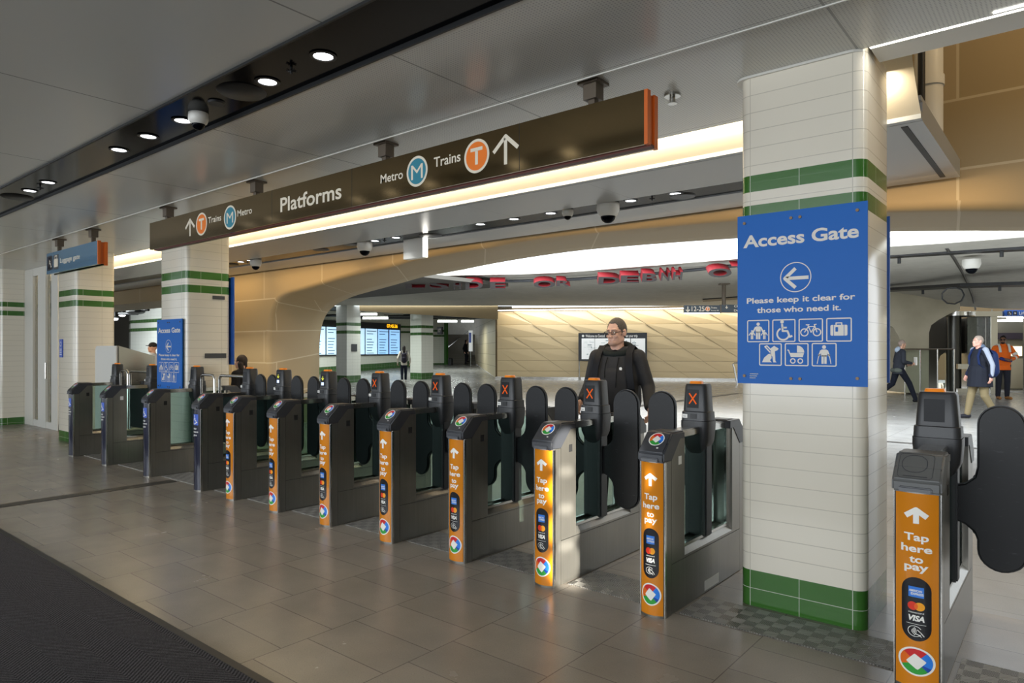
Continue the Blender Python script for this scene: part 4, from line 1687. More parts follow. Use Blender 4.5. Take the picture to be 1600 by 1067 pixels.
b.loft([[wp(s, 0, .04), wp(s, .13, .04), wp(s, .13, -.02), wp(s, 0, -.02)] for s in (-.1, LW + 3)])
struct('baseboard_far', b, M['steel_plain'])
b = MB()
b.loft([[wp(s, 3.43, .5), wp(s, 3.47, .5), wp(s, 3.47, .44), wp(s, 3.43, .44)] for s in (0.1, LW)])
o = tag(b.build('led_line_light', M['led']), 'glowing light strip along the top of the far honey-coloured wall', 'light')
mid = wp(LW / 2, 3.42, .55)
L_ = lamp('far_wall_lamp', 'AREA', mid, wp(LW / 2, 1.2, .0), 130, (1, .90, .72), LW, .15)
L_.rotation_euler = Matrix(((dirw.x, -0, 0), (dirw.y, 0, 0), (0, 0, 0))).to_euler() if False else L_.rotation_euler
# orient the long side along the wall
zax = (mid - wp(LW / 2, 1.2, .0)).normalized()
xax = dirw
yax = zax.cross(xax).normalized()
L_.rotation_euler = Matrix((xax, yax, zax)).transposed().to_euler()
# wall that returns into the side hall, pale tiles
E0, E1 = fl(742, 51, .5), fl(777, 34.6, 0)
b = MB()
b.add([E1, E0, Vector((E0.x, E0.y, 4.2)), Vector((E1.x, E1.y, 3.55))], [(0, 1, 2, 3)])
struct('wall_side_hall', b, grc('pale_beige_wall_panel', 'b9ab8c', 'b3a484', '7d735c', 3.0, .62), uv=lambda c: (math.hypot(c.x - E1.x, c.y - E1.y), c.z))
# fascia and dark ceiling of the side hall
b = MB()
F = [(560, 3.28), (600, 3.2), (690, 3.05), (778, 2.88)]
b.loft([[fl(u, 31.3, z), fl(u, 31.3, 3.56), fl(u, 31.5, 3.56), fl(u, 31.5, z)] for u, z in F])
struct('trim_hall_fascia', b, mat('tan_fascia_board', 'a58f66', .5))
b = MB()
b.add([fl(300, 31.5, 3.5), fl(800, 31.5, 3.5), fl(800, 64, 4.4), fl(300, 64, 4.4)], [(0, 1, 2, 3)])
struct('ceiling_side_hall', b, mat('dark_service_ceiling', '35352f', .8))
b = MB()
for u0, u1, k, z in ((500, 740, 38.0, 3.38), (480, 720, 39.5, 3.42), (560, 775, 41, 3.4), (600, 770, 36.6, 3.32)):
    b.tube([fl(u0, k, z), fl((u0 + u1) / 2, k + .4, z - .02), fl(u1, k, z)], .05, 8)
for u in (520, 580, 640, 700, 750):
    b.box(*(lambda p: (p.x - .3, p.x + .3, p.y - .2, p.y + .2, 3.36, 3.46))(fl(u, 38, 0)))
tag(b.build('ceiling_services', M['black']), 'dark pipes and cable trays under the ceiling of the side hall', 'pipes', kind='stuff')
TL = ['left tube light of the side hall, upper one', 'long tube light of the side hall above the departure screens', 'tube light of the side hall above the stairs', 'short dim tube light at the right end of the side hall']
for (u0, u1, v, k), lab in zip(((561, 589, 491, 34.5), (567, 606, 497, 33.2), (684, 714, 502, 35.5), (721, 740, 502, 37)), TL):
    z = 1.5 + (546 - v) * k / 1067
    p, q = fl(u0, k, z), fl(u1, k, z)
    t = thing('tube_light', lab, 'light', (p + q) / 2, 0, 'tube lights of the side hall')
    a, c = p - (p + q) / 2, q - (p + q) / 2
    MB().tube([a, c], .055, 10).build('tube', M['tube'], t, smooth=True)
    MB().tube([a + Vector((0, 0, .09)), c + Vector((0, 0, .09))], .05, 6).build('tube_housing', M['white_metal'], t)
for u, k in ((540, 36), (640, 38), (600, 31.9), (710, 42)):
    lamp('tube_lamp', 'AREA', fl(u, k, 3.0), fl(u, k, 0), 140, (.92, 1, .95), 2.2, .5)
# screen wall
B0, B1 = fl(440, 35.5), fl(641, 46.5)
b = MB()
b.add([B0, B1, Vector((B1.x, B1.y, 4)), Vector((B0.x, B0.y, 4))], [(0, 1, 2, 3)])
struct('wall_screens', b, M['tile_far'], uv=lambda c: (math.hypot(c.x - B0.x, c.y - B0.y), c.z - .028 * max(0, (math.hypot(c.x, c.y) - 33))))
dB = (B1 - B0)
dB.normalize()
nB = Vector((dB.y, -dB.x, 0))
if nB.dot(-B0) < 0:
    nB = -nB


def bpnt(u, v, d=0.0):
    """point of the screen wall met by the line through the given frame point"""
    r_ = ray(u, v)
    r3 = Vector((r_[0], r_[1], 0))
    den = r3.x * dB.y - r3.y * dB.x
    k = (B0.x * dB.y - B0.y * dB.x) / den
    p = r3 * k + nB * d
    return Vector((p.x, p.y, 1.5 + r_[2] * k))


t = thing('departure_board', 'wall of lit departure screens with amber clock in the side hall', 'screens', (0, 0, 0))
b = MB()
q0, q1 = bpnt(470, 555), bpnt(624, 553)
zt_ = bpnt(560, 503).z
zb_ = bpnt(560, 555.5).z


def bbox(name, u0, u1, za, zc, d0, d1, mt, parent):
    b = MB()
    r = []
    for u in (u0, u1):
        p0, p1 = bpnt(u, 546, d0), bpnt(u, 546, d1)
        r.append([(p0.x, p0.y, za), (p0.x, p0.y, zc), (p1.x, p1.y, zc), (p1.x, p1.y, za)])
    b.loft(r)
    return b.build(name, mt, parent)


bbox('board_frame', 468, 624, zb_, zt_, .0, .12, M['map_frame'], t)
zs0, zs1 = bpnt(560, 553.5).z, bpnt(560, 513).z
for k, (u0, u1) in enumerate(((470, 484), (486, 505.5), (507.5, 527), (529, 547), (549, 567), (568.5, 586.5), (588, 604), (606, 622))):
    sc_ = bbox('screen', u0, u1, zs0, zs1, .12, .13, M['screen_page_blue'] if k > 5 else M['screen_page'], t)
    if k in (1, 2, 5, 6, 7):
        for j in range(9):
            if j == 2:
                continue
            zz = zs1 - .12 - .17 * j
            bb = bbox('screen_text', u0 + 2, u0 + (10 if j else 14) + (j * 7 + k * 3) % 4, zz - .045, zz, .13, .132, M['screen_text'], sc_) if j < 9 else None
f = Flat()
f.text('07:45:36', 0, 1.05, 0, .22, bold=.03)
pA = bpnt(602, 511.5, .125)
f.build('clock_digits', M['led_amber'], lambda u, v, h: (pA.x + dB.x * u * 1.15, pA.y + dB.y * u * 1.15, pA.z + v), t)
# far wall with platform number, stairs
b = MB()
P0, P1 = fl(640, 48.5), fl(697, 49.5)
b.add([P0, P1, Vector((P1.x, P1.y, 4)), Vector((P0.x, P0.y, 4))], [(0, 1, 2, 3)])
struct('wall_platform', b, M['tile_far'], uv=lambda c: (c.x, c.z - .2))
b = MB()
a_ = fl(697, 49.4)
b.box(a_.x - .1, a_.x + .12, a_.y - .1, a_.y + .1, 0.3, 3.6)
struct('trim_green_edge', b, M['green_base'])
t = thing('platform_number', 'small black platform number sign reading 17 above the passage by the stairs', 'sign', at(687.5, 516.5, 48.2))
MB().cbox((0, 0, 0), .46, .1, .52).build('panel', M['black'], t)
f = Flat()
f.text('17', -.13, .13, -.12, .26, bold=.03)
f.build('lettering', M['cream'], lambda u, v, h: (u, -.055 - h, v), t)
t = thing('stairs', 'stairs with handrail climbing out of the side hall', 'stairs', (0, 0, 0))
b = MB()
for k in range(14):
    r_ = []
    for u in (698, 748):
        p0, p1 = fl(u, 50 + .3 * k), fl(u, 62)
        z0, z1 = .45 + .16 * k, .45 + .16 * (k + 1)
        r_.append([(p0.x, p0.y, z0), (p0.x, p0.y, z1), (p1.x, p1.y, z1), (p1.x, p1.y, z0)])
    b.loft(r_)
b.build('steps', mat('dark_stair_stone', '5c564b', .6), t)
MB().tube([at(699, 543, 50), at(731, 518, 56)], .05, 8).build('handrail', M['steel_plain'], t, smooth=True)
b = MB()
p, q = fl(690, 62, 0), fl(760, 62, 0)
b.add([p, q, q + Vector((0, 0, 6)), p + Vector((0, 0, 6))], [(0, 1, 2, 3)])
struct('wall_stairs', b, M['concrete'])
q = fl(735.5, 47.5, .37)
t = thing('poster_board', 'tall white and blue poster board at the foot of the stairs', 'poster', q)
b = MB().box(-.14, .14, -.05, .05, 1.0, 2.45)
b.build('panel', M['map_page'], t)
MB().box(-.12, .10, -.056, -.05, 1.6, 2.3).build('print', M['sticker_blue'], t)
MB().cyl((0, 0, 0), (0, 0, 1.0), .03, n=8).build('post', M['steel_plain'], t)
q = fl(704, 48.6, .40)
o = MB().lathe([(.001, 0), (.17, 0), (.19, .45), (.15, .5), (.001, .5)], n=16).build('bin', M['black'], smooth=True)
o.location = q
tag(o, 'small black bin at the foot of the stairs in the side hall', 'bin')
# two tiled pillars of the side hall
def far_pillar(name, u, k, w, h):
    c = fl(u, k)
    b = MB().box(c.x - w / 2, c.x + w / 2, c.y - w / 2, c.y + w / 2, 0, h)
    me_uv = lambda q: ((q.x + q.y) * 1.0 + 60, q.z)
    return struct(name, b, M['tile_far'], uv=me_uv)


far_pillar('pillar_hall', 544.5, 31.3, .78, 3.6)
far_pillar('pillar_hall_second', 659, 34.9, .82, 3.7)
t = MB().cbox((0, 0, 0), .012, .32, .34).build('pillar_plaque', M['plaque'])
c_ = fl(544.5, 31.3)
t.location = (c_.x + .40, c_.y + .02, 1.58)
tag(t, 'small dark grey plaque on the pillar in front of the departure screens', 'plaque')

# map board on the far wall
t = thing('map_board', 'dark framed station map board behind the man in the hoodie', 'map board', (0, 0, 0))


def gp(u, v, d):
    r_ = ray(u, v)
    den = r_[0] * dirw.y - r_[1] * dirw.x
    k = (A0.x * dirw.y - A0.y * dirw.x) / den
    q = Vector((r_[0], r_[1], 0)) * k
    s_ = (q - A0).dot(dirw)
    return s_, 1.5 + r_[2] * k


def gbox(name, u0, u1, v0, v1, d0, d1, mt, par):
    s0, z1 = gp(u0, v0, 0)
    s1, z0 = gp(u1, v1, 0)
    b = MB().loft([[wp(s, z, d) for z, d in ((z0, d0), (z1, d0), (z1, d1), (z0, d1))] for s in (s0, s1)])
    return b.build(name, mt, par)


gbox('board_frame', 905, 1011, 520.5, 564, .25, .42, M['map_frame'], t)
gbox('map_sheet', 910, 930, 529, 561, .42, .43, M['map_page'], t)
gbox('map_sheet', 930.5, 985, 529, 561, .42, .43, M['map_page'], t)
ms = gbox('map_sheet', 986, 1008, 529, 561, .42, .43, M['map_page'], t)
f = Flat()
for i in range(90):
    x = random.uniform(.22, 2.85)
    z = random.uniform(-.72, .08)
    f.rect(x, x + random.uniform(.04, .22), z, z + random.choice((.012, .02, .05)))
sA, zA = gp(905, 529, 0)
f.build('map_print', M['map_grey'], lambda u, v, h: wp(sA + u, zA + v - .15, .432 + h), t)
f = Flat()
s0, z0 = gp(909, 527, 0)
f.disc(.1, .06, .06)
f.text('Welcome to Central', .22, 1.15, .0, .13, bold=.02)
f.text('Plan your trip', 2.1, 2.72, .0, .13, bold=.02)
f.build('lettering', M['white'], lambda u, v, h: wp(s0 + u, z0 + v, .421 + h), t)
b = MB()
for u in (906, 1010):
    s0, _ = gp(u, 560, 0)
    b.cyl(wp(s0, 0, .3), wp(s0, 1.2, .3), .04, n=8)
b.build('leg', M['steel_plain'], t)
# handrail by the near pillar
t = thing('handrail', 'short bent steel handrail standing before the far wall beside the blue board', 'handrail', (0, 0, 0))
MB().tube([fl(1152, 29, 0), at(1147, 575, 29), at(1145, 569, 29), at(1148, 567, 29), at(1185, 566, 29), fl(1190, 29, 0)], .035, 8).build('rail', M['steel_plain'], t, smooth=True)

# hanging direction signs under the concrete
p = at(1131, 476, 20.7)
t = thing('direction_sign', 'hanging grey direction sign reading 12-25 before the far wall', 'sign', (p.x, p.y, 0), math.radians(39.5))
sc = 20.7 / 1067
X = lambda u: (u - 1131) * sc
Zz = lambda v: 1.5 + (546 - v) * sc
b = MB().box(X(1068.5), X(1124.5), -.05, .05, Zz(489), Zz(477)).box(X(1126.5), X(1200), -.05, .05, Zz(488.5), Zz(476))
b.build('panel', mat('slate_sign_panel', '3c4750', .4), t)
b = MB().box(X(1069), X(1124), -.04, .04, Zz(490), Zz(489))
b.build('light_strip', M['led'], t)
b = MB().cyl((X(1131), 0, Zz(477)), (X(1131), 0, 3.5), .06, n=12).box(X(1124), X(1139), -.12, .12, 3.46, 3.5)
b.box(X(1124.5), X(1126.5), -.05, .05, Zz(489), Zz(476))
b.build('hanger', M['brown_metal'], t)
f = Flat()
f.stroke([(X(1074), Zz(479)), (X(1074), Zz(486.5))], .03)
f.stroke([(X(1071), Zz(484)), (X(1074), Zz(487)), (X(1077), Zz(484))], .03)
f.text('12-25', X(1080), X(1100), Zz(486.3), .15, bold=.01)
fe = Flat()
fe.disc(X(1105), Zz(482.7), .075, 0, .001)
fe.disc(X(1105), Zz(482.7), .06, 1, .0015)
fe.rect(X(1103), X(1107), Zz(481.5), Zz(480.5), 0, .002)
fe.rect(X(1104.5), X(1105.5), Zz(486), Zz(481), 0, .002)
f.text('Trains', X(1110), X(1119.5), Zz(482), .05)
f.text('Access lift', X(1110), X(1122.5), Zz(486), .035)
f.build('lettering', M['cream'], lambda u, v, h: (u, -.051 - h, v), t)
f = Flat()
f.text('Chalmers St', X(1146), X(1178), Zz(480), .065)
f.text('Devonshire St', X(1146), X(1182), Zz(486.6), .065)
f.stroke([(X(1134.5), Zz(477.5)), (X(1134.5), Zz(481.5))], .022)
f.stroke([(X(1132.8), Zz(480)), (X(1134.5), Zz(481.8)), (X(1136.2), Zz(480))], .022)
f.build('lettering', M['cream'], lambda u, v, h: (u, -.051 - h, v), t)
fe.build('emblem', [M['cream'], M['t_orange']], lambda u, v, h: (u, -.051 - h, v), t)

# red letters hung around the rim of the skylight
RL = [('L', 634, 666, 434, 445), ('S', 671, 703, 431.5, 446), ('H', 709, 722, 432, 446), ('D', 727, 756, 431.5, 446), ('E', 765, 791, 432, 446), ('O', 832, 868, 430, 444), ('R', 866, 893, 430, 441),
      ('D', 929, 972, 424, 438), ('E', 958, 1006, 421.5, 435.5), ('B', 990, 1035, 418, 434), ('N', 1021, 1052, 416.5, 432), ('H', 1039, 1072, 415.5, 430.5), ('O', 1098, 1143, 410, 426.5), ('T', 1135, 1170, 407, 413)]
OR2 = ['first', 'second', 'third', 'fourth', 'fifth', 'sixth', 'seventh', 'eighth', 'ninth', 'tenth', 'eleventh', 'twelfth', 'thirteenth', 'fourteenth']
for i, (ch, u0, u1, v0, v1) in enumerate(RL):
    um = (u0 + u1) / 2
    k = interp(rim, um) + .35
    s_ = k / 1067
    p = at(um, (v0 + v1) / 2, k)
    w_ = (u1 - u0) * s_ * (.44 if i in (10, 11) else .52 if i == 9 else .6 if i == 8 else .80 if i > 5 else .92)
    h_ = (v1 - v0) * s_
    vs_, fs_ = text2d(ch, .03)
    lo, hi = min(v[0] for v in vs_), max(v[0] for v in vs_)
    ylo, yhi = min(v[1] for v in vs_), max(v[1] for v in vs_)
    b = MB()
    H_ = h_ * .95
    dep = .26
    ax = Vector((math.cos(T), math.sin(T), 0))
    up = Vector((-math.sin(T) * .62, math.cos(T) * .62, .78)) * -1     # letters hang upside down, leaning back
    up = Vector((math.sin(T) * .55, -math.cos(T) * .55, .83))
    nr = ax.cross(up).normalized()
    fr = [ax * ((v[0] - lo) / (hi - lo) - .5) * w_ + up * ((v[1] - ylo) / (yhi - ylo) - .5) * H_ for v in vs_]
    bm = bmesh.new()
    V0 = [bm.verts.new(q) for q in fr]
    for f_ in fs_:
        try:
            bm.faces.new([V0[j] for j in f_])
        except ValueError:
            pass
    bmesh.ops.dissolve_limit(bm, angle_limit=.01, verts=bm.verts, edges=bm.edges)
    ret = bmesh.ops.extrude_face_region(bm, geom=bm.faces[:])
    bmesh.ops.translate(bm, verts=[g for g in ret['geom'] if isinstance(g, bmesh.types.BMVert)], vec=nr * dep)
    bmesh.ops.recalc_face_normals(bm, faces=bm.faces)
    for f_ in bm.faces:
        f_.material_index = 1 if abs(f_.normal.dot(nr)) > .8 else 0
    me = bpy.data.meshes.new('hanging_letter')
    bm.to_mesh(me)
    bm.free()
    me.materials.append(M['red'])
    me.materials.append(M['letter_face'])
    o = link(bpy.data.objects.new('hanging_letter', me))
    o.location = p
    tag(o, OR2[i] + ' red hanging letter from the left along the skylight rim', 'letter', 'red letters around the skylight rim')
b = MB()
b.tube([at(u, v, interp(rim, u) + 1.0) for u, v in ((690, 440), (760, 440), (850, 438), (900, 436), (980, 431), (1060, 424), (1150, 415), (1200, 409))], .04, 6)
tag(b.build('letter_rail', M['plaque']), 'thin grey rail that carries the red letters around the skylight', 'rail')

# ------------------------------------------------------------------ flared concrete pier, passages and lift at the right
def slab(name, pix, k0, k1, mt, kind=None, **kw):
    """outline given in the view frame at distance k0, carried back to k1 with its own thickness"""
    fr = [at(u, v, k0) for u, v in pix]
    d = Vector((FW[0], FW[1], 0)) * (k1 - k0)
    bk = [p + d for p in fr]
    n_ = len(fr)
    b = MB().add(fr + bk, [tuple(range(n_)), tuple(range(n_, 2 * n_))[::-1]] + [(i, (i + 1) % n_, n_ + (i + 1) % n_, n_ + i) for i in range(n_)])
    o = b.build(name, mt, **kw)
    if kind:
        o['kind'] = kind
    return o


slab('wall_flared_pier', [(1330, 440), (1500, 440), (1500, 484), (1484, 490), (1466, 500), (1455, 508), (1451.5, 520), (1451, 613.5), (1416, 613.5), (1415, 575), (1411, 548), (1404, 525), (1396, 512), (1386, 505), (1370, 502), (1330, 502)], 22.6, 23.9, M['beige_concrete'], 'structure')
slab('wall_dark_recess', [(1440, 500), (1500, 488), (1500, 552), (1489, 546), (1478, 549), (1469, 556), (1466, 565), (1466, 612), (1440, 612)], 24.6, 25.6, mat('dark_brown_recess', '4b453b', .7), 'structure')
slab('wall_vault', [(1360, 490), (1440, 490), (1440, 604), (1360, 604)], 30, 30.3, M['yellow_glow'], 'structure')
lamp('vault_lamp', 'AREA', fl(1400, 28, 3.1), fl(1400, 30, 1.5), 60, WARM, 1.2, .8)
b = MB()
for k in range(7):
    q = at(1386 + 4.2 * k, 525, 29)
    b.box(q.x - .035, q.x + .035, q.y - .1, q.y + .1, 1.75, 2.25)
tag(b.build('slat_screen', mat('brown_timber_slat', '5a4326', .6)), 'brown slatted screen in the warm lit opening beyond the near pillar', 'screen')
# lower concourse seen through the gap
slab('wall_lower_end', [(1380, 500), (1560, 500), (1560, 620), (1380, 620)], 84, 85, mat('warm_lower_wall', '8a7a5c', .7), 'structure')
lamp('lower_concourse_lamp', 'AREA', fl(1480, 50, 1.0), fl(1480, 50, -2.6), 1500, (1, .93, .8), 14, 30)
for k, (u, kk, z) in enumerate(((1469, 70, -2.6), (1481, 72, -2.6))):
    q = fl(u, kk, z)
    tag(MB().cyl(q, q + Vector((0, 0, 3.6)), .16, n=10).build('post', M['brown_metal']), ('left' if k == 0 else 'right') + ' dark post in the lower concourse behind the balustrade', 'post')
# glass balustrade
t = thing('glass_balustrade', 'glass balustrade with slim top rail in front of the pale pier', 'balustrade', (0, 0, 0))
b = MB()
b.tube([at(1413, 545.5, 22.2), at(1491, 545.5, 22.4)], .025, 6)
b.build('top_rail', M['brown_metal'], t)
b = MB()
for u in (1414, 1438, 1465, 1491):
    b.cyl(fl(u, 22.3, 0), at(u, 545.5, 22.3), .02, n=6)
b.build('post', M['steel_plain'], t)
b = MB()
b.add([fl(1414, 22.3, .05), fl(1491, 22.3, .05), at(1491, 547, 22.3), at(1414, 547, 22.3)], [(0, 1, 2, 3)])
b.build('glass', M['clear_glass'], t)

# lift
t = thing('lift', 'glass and steel lift with lit car and blue sign above its door', 'lift', fl(1550, 23.4), math.radians(39.5))
sc = 23.0 / 1067
X = lambda u, y=0.0: (u - 800) / 1067 * (23.4 + y) - 750 / 1067 * 23.4
Zv = lambda v, y=-.4: 1.5 + (546 - v) * (23.4 + y) / 1067
b = MB().box(X(1513), X(1640), -.35, .5, Zv(494), Zv(486)).box(X(1540), X(1551), -.25, 0, 0, Zv(494)).box(X(1598), X(1612), -.25, 0, 0, Zv(494))
b.box(X(1540), X(1543), 0, 2.2, 0, Zv(494))
b.build('portal_frame', M['steel_plain'], t, bevel=.01)
b = MB().loft([[(X(1505) + .55 * math.cos(a), .5 + .55 * math.sin(a), z) for a in [2 * PI * i / 28 for i in range(28)]] for z in (Zv(492), Zv(485))])
b.build('round_canopy', M['steel_plain'], t, smooth=True)
b = MB().cyl((X(1505), .5, 0.0), (X(1505), .5, Zv(492)), .23, n=20)
b.build('round_column', mat('dark_steel_column', '43423e', .3, .7), t, smooth=True)
b = MB().box(X(1497), X(1538), .0, .1, Zv(577), Zv(569)).box(X(1497), X(1538), .0, .1, Zv(616), Zv(608))
b.build('band', M['steel_plain'], t)
b = MB().box(X(1515), X(1540), .1, .12, 0, Zv(494))
b.build('glass_wall', M['door_glass'], t)
b = MB()
for u in (1519, 1527, 1534):
    b.box(X(u, .5) - .03, X(u, .5) + .03, .5, .56, 0, 2.75)
b.box(X(1512, .5), X(1540, .5), .5, .56, 1.7, 1.78).box(X(1512, .5), X(1540, .5), .5, .56, 2.3, 2.36)
b.build('guide_rail', M['black'], t)
b = MB().box(X(1551, 2), X(1680, 2), 2.0, 2.1, 0, 2.9).loft([[(X(1551, y_) - d_, y_, z_) for y_, d_ in ((.3, .05), (2.1, .05), (2.1, 0), (.3, 0))] for z_ in (0, 2.9)])
b.build('car_wall', mat('grey_lift_lining', '6e6c64', .35, .5), t)
b = MB().box(X(1553, 1.9), X(1680, 1.9), 1.9, 2.0, Zv(530, 1.9), Zv(520, 1.9))
b.build('dark_band', mat('dark_purple_band', '2a2430', .3), t)
b = MB().box(X(1577, 1.9), X(1597, 1.9), 1.9, 1.95, Zv(556, 1.9), Zv(541, 1.9))
b.build('lit_panel', mat('lit_cream_panel', 'fff4d0', .5, emit=hx('fff0c8'), es=1.6), t)
b = MB().box(X(1574, 1.9), X(1680, 1.9), 1.85, 1.95, 0.05, Zv(560, 1.9))
b.build('lower_panel', mat('pale_lift_panel', 'a8a08c', .4), t)
b = MB().box(X(1562), X(1640), -.36, -.33, Zv(497.5), Zv(495.5)).box(X(1566, .6), X(1640, .6), 0.5, .9, Zv(502, .6), Zv(499, .6))
b.build('ceiling_light', M['led'], t)
lamp('lift_lamp', 'AREA', fl(1575, 24.2, 2.4), fl(1575, 24.2, 0), 8, (1, .95, .82), 1.2, .8)
b = MB().box(X(1557), X(1640), -.42, -.36, Zv(494), Zv(484.5))
b.build('blue_sign', M['blue_deep'], t)
f = Flat()
f.text('Lift to concourse', X(1578), X(1632), Zv(491.5), .10, bold=.01)
f.build('lettering', M['white'], lambda u, v, h: (u, -.421 - h, v), t)
f = Flat()
f.rrect(X(1560), X(1567), Zv(492.5), Zv(486), .02, 1)
f.rrect(X(1569), X(1575), Zv(492.5), Zv(486), .02, 1)
pic_wheelchair(f, X(1563.5), Zv(489.3), .13)
f.rrect(X(1570.5), X(1573.5), Zv(491), Zv(488), .01)
f.build('symbols', [M['white'], M['navy']], lambda u, v, h: (u, -.421 - h, v), t)
MB().box(X(1551, 2), X(1680, 2), .58, 2.1, -.06, .02).build('car_floor', mat('grey_lift_floor', '6a675f', .4), t)

# ------------------------------------------------------------------ far left opening between the second and third pillars
p0 = aty(204, 500, 12.5)
b = MB()
b.add([(p0.x, 12.5, 0), (p0.x + 9, 12.5, 0), (p0.x + 9, 12.5, 3.6), (p0.x, 12.5, 3.6)], [(0, 1, 2, 3)])
b.add([(p0.x, 12.5, 0), (p0.x - 1.2, 12.9, 0), (p0.x - 1.2, 12.9, 3.6), (p0.x, 12.5, 3.6)], [(0, 1, 2, 3)])
struct('wall_back_left', b, M['tile_far'], uv=lambda c: (c.x + 60, c.z - .06))
b = MB()
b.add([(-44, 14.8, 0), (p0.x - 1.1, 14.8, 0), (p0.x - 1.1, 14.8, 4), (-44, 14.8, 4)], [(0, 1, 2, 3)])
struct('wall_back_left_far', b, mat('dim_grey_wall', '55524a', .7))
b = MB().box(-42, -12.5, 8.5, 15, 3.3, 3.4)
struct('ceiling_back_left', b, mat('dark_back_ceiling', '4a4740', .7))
b = MB()
for v, u0, u1 in ((484, 178, 232), (490, 186, 215)):
    b.tube([aty(u0, v, 10.5), aty(u1, v, 10.6)], .05, 8)
b.sphere(aty(212, 487, 10.5), .45, .3, .1, n=10)
for u in (186, 212, 228):
    q = aty(u, 486, 10.5)
    b.cyl(q, (q.x, q.y, 3.32), .02, n=6)
tag(b.build('ceiling_services', M['black']), 'dark pipes under the ceiling beyond the far left gates', 'pipes', kind='stuff')
for u, v, lab in ((191, 492, 'bright round lamp deep in the far left opening'), (179.5, 498, 'lower bright round lamp at the edge of the third pillar')):
    q = aty(u, v, 11)
    t = thing('lamp', lab, 'light', q)
    MB().sphere((0, 0, 0), .12, .12, .07, n=12).build('lens', M['lamp'], t, smooth=True)
    MB().lathe([(.001, .1), (.1, .1), (.15, .03), (.14, .02)], n=16).cyl((0, 0, .09), (0, 0, 3.32 - q.z), .015, n=6).build('housing', M['black'], t)
q = aty(225, 450, 7.15)
lamp('back_left_lamp', 'AREA', (-28, 9.8, 3.2), (-28, 11.5, 0), 520, (.9, .97, 1), 3, 2)
# outer walls closing the hall
for nm, (x0, y0, x1, y1) in dict(wall_left=(-42, -10, -42, 15), wall_right=(9, -4.5, 9, 9), wall_right_far=(12, 9, 16, 40)).items():
    b = MB().add([(x0, y0, 0), (x1, y1, 0), (x1, y1, 6.2), (x0, y0, 6.2)], [(0, 1, 2, 3)])
    struct(nm, b, M['beige_concrete'])
b = MB().add([fl(1613, 24.2, 0), fl(2000, 24.2, 0), fl(2000, 24.2, 4), fl(1613, 24.2, 4)], [(0, 1, 2, 3)])
struct('wall_lift', b, M['beige_concrete'])
b = MB().box(-42, 9, -10.1, -10, 2.95, 6.2)
struct('wall_entrance_header', b, M['white_metal'])

# ------------------------------------------------------------------ people
class Blob:
    def __init__(s):
        s.bm = bmesh.new()

    def cap(s, p0, r0, p1, r1, fx=1.0, fy=1.0, n=14, flat=False):
        """tapered limb with round ends; fx, fy squash the round in x and y"""
        p0, p1 = Vector(p0), Vector(p1)
        d = p1 - p0
        L = d.length or 1e-4
        d.normalize()
        a = d.cross(Vector((0, 1, 0)))
        if a.length < .2:
            a = Vector((1, 0, 0))
        a.normalize()
        b = d.cross(a)
        rings = []
        for k in range(4 if flat else 0, 5):
            t = PI / 2 * (1 - k / 4)
            rings.append((p0 - d * r0 * math.sin(t), r0 * math.cos(t)))
        for k in range(5):
            t = PI / 2 * k / 4
            rings.append((p1 + d * r1 * math.sin(t), r1 * math.cos(t)))
        prev = None
        for c, r in rings:
            r = max(r, 1e-4)
            cur = []
            for i in range(n):
                o = a * (r * math.cos(2 * PI * i / n)) + b * (r * math.sin(2 * PI * i / n))
                o = Vector((o.x * fx, o.y * fy, o.z))
                cur.append(s.bm.verts.new(c + o))
            if prev:
                for i in range(n):
                    j = (i + 1) % n
                    s.bm.faces.new((prev[i], prev[j], cur[j], cur[i]))
            else:
                s.bm.faces.new(cur[::-1])
            prev = cur
        s.bm.faces.new(prev)

    def ell(s, c, rx, ry, rz, rot=None, n=16):
        r = bmesh.ops.create_uvsphere(s.bm, u_segments=n, v_segments=n // 2 + 2, radius=1)
        m = Matrix.Translation(c) @ (rot.to_4x4() if rot else Matrix.Identity(4)) @ Matrix.Diagonal((rx, ry, rz, 1))
        bmesh.ops.transform(s.bm, matrix=m, verts=r['verts'])

    def xform(s, m, start=0):
        s.bm.verts.ensure_lookup_table()
        bmesh.ops.transform(s.bm, matrix=m, verts=s.bm.verts[start:])

    def count(s):
        return len(s.bm.verts)

    def build(s, name, mt, parent, voxel=.009, smooth=3):
        me = bpy.data.meshes.new(name)
        bmesh.ops.recalc_face_normals(s.bm, faces=s.bm.faces)
        s.bm.to_mesh(me)
        s.bm.free()
        o = bpy.data.objects.new(name, me)
        C.objects.link(o)
        r = o.modifiers.new('r', 'REMESH')
        r.mode = 'VOXEL'
        r.voxel_size = voxel
        if smooth:
            q = o.modifiers.new('s', 'SMOOTH')
            q.iterations = smooth
            q.factor = .5
        dg = bpy.context.evaluated_depsgraph_get()
        dg.update()
        nm = bpy.data.meshes.new_from_object(o.evaluated_get(dg))
        nm.name = name
        bpy.data.objects.remove(o)
        bpy.data.meshes.remove(me)
        nm.materials.clear()
        nm.materials.append(mt)
        nm.polygons.foreach_set('use_smooth', [True] * len(nm.polygons))
        return link(bpy.data.objects.new(name, nm), parent)


V = Vector


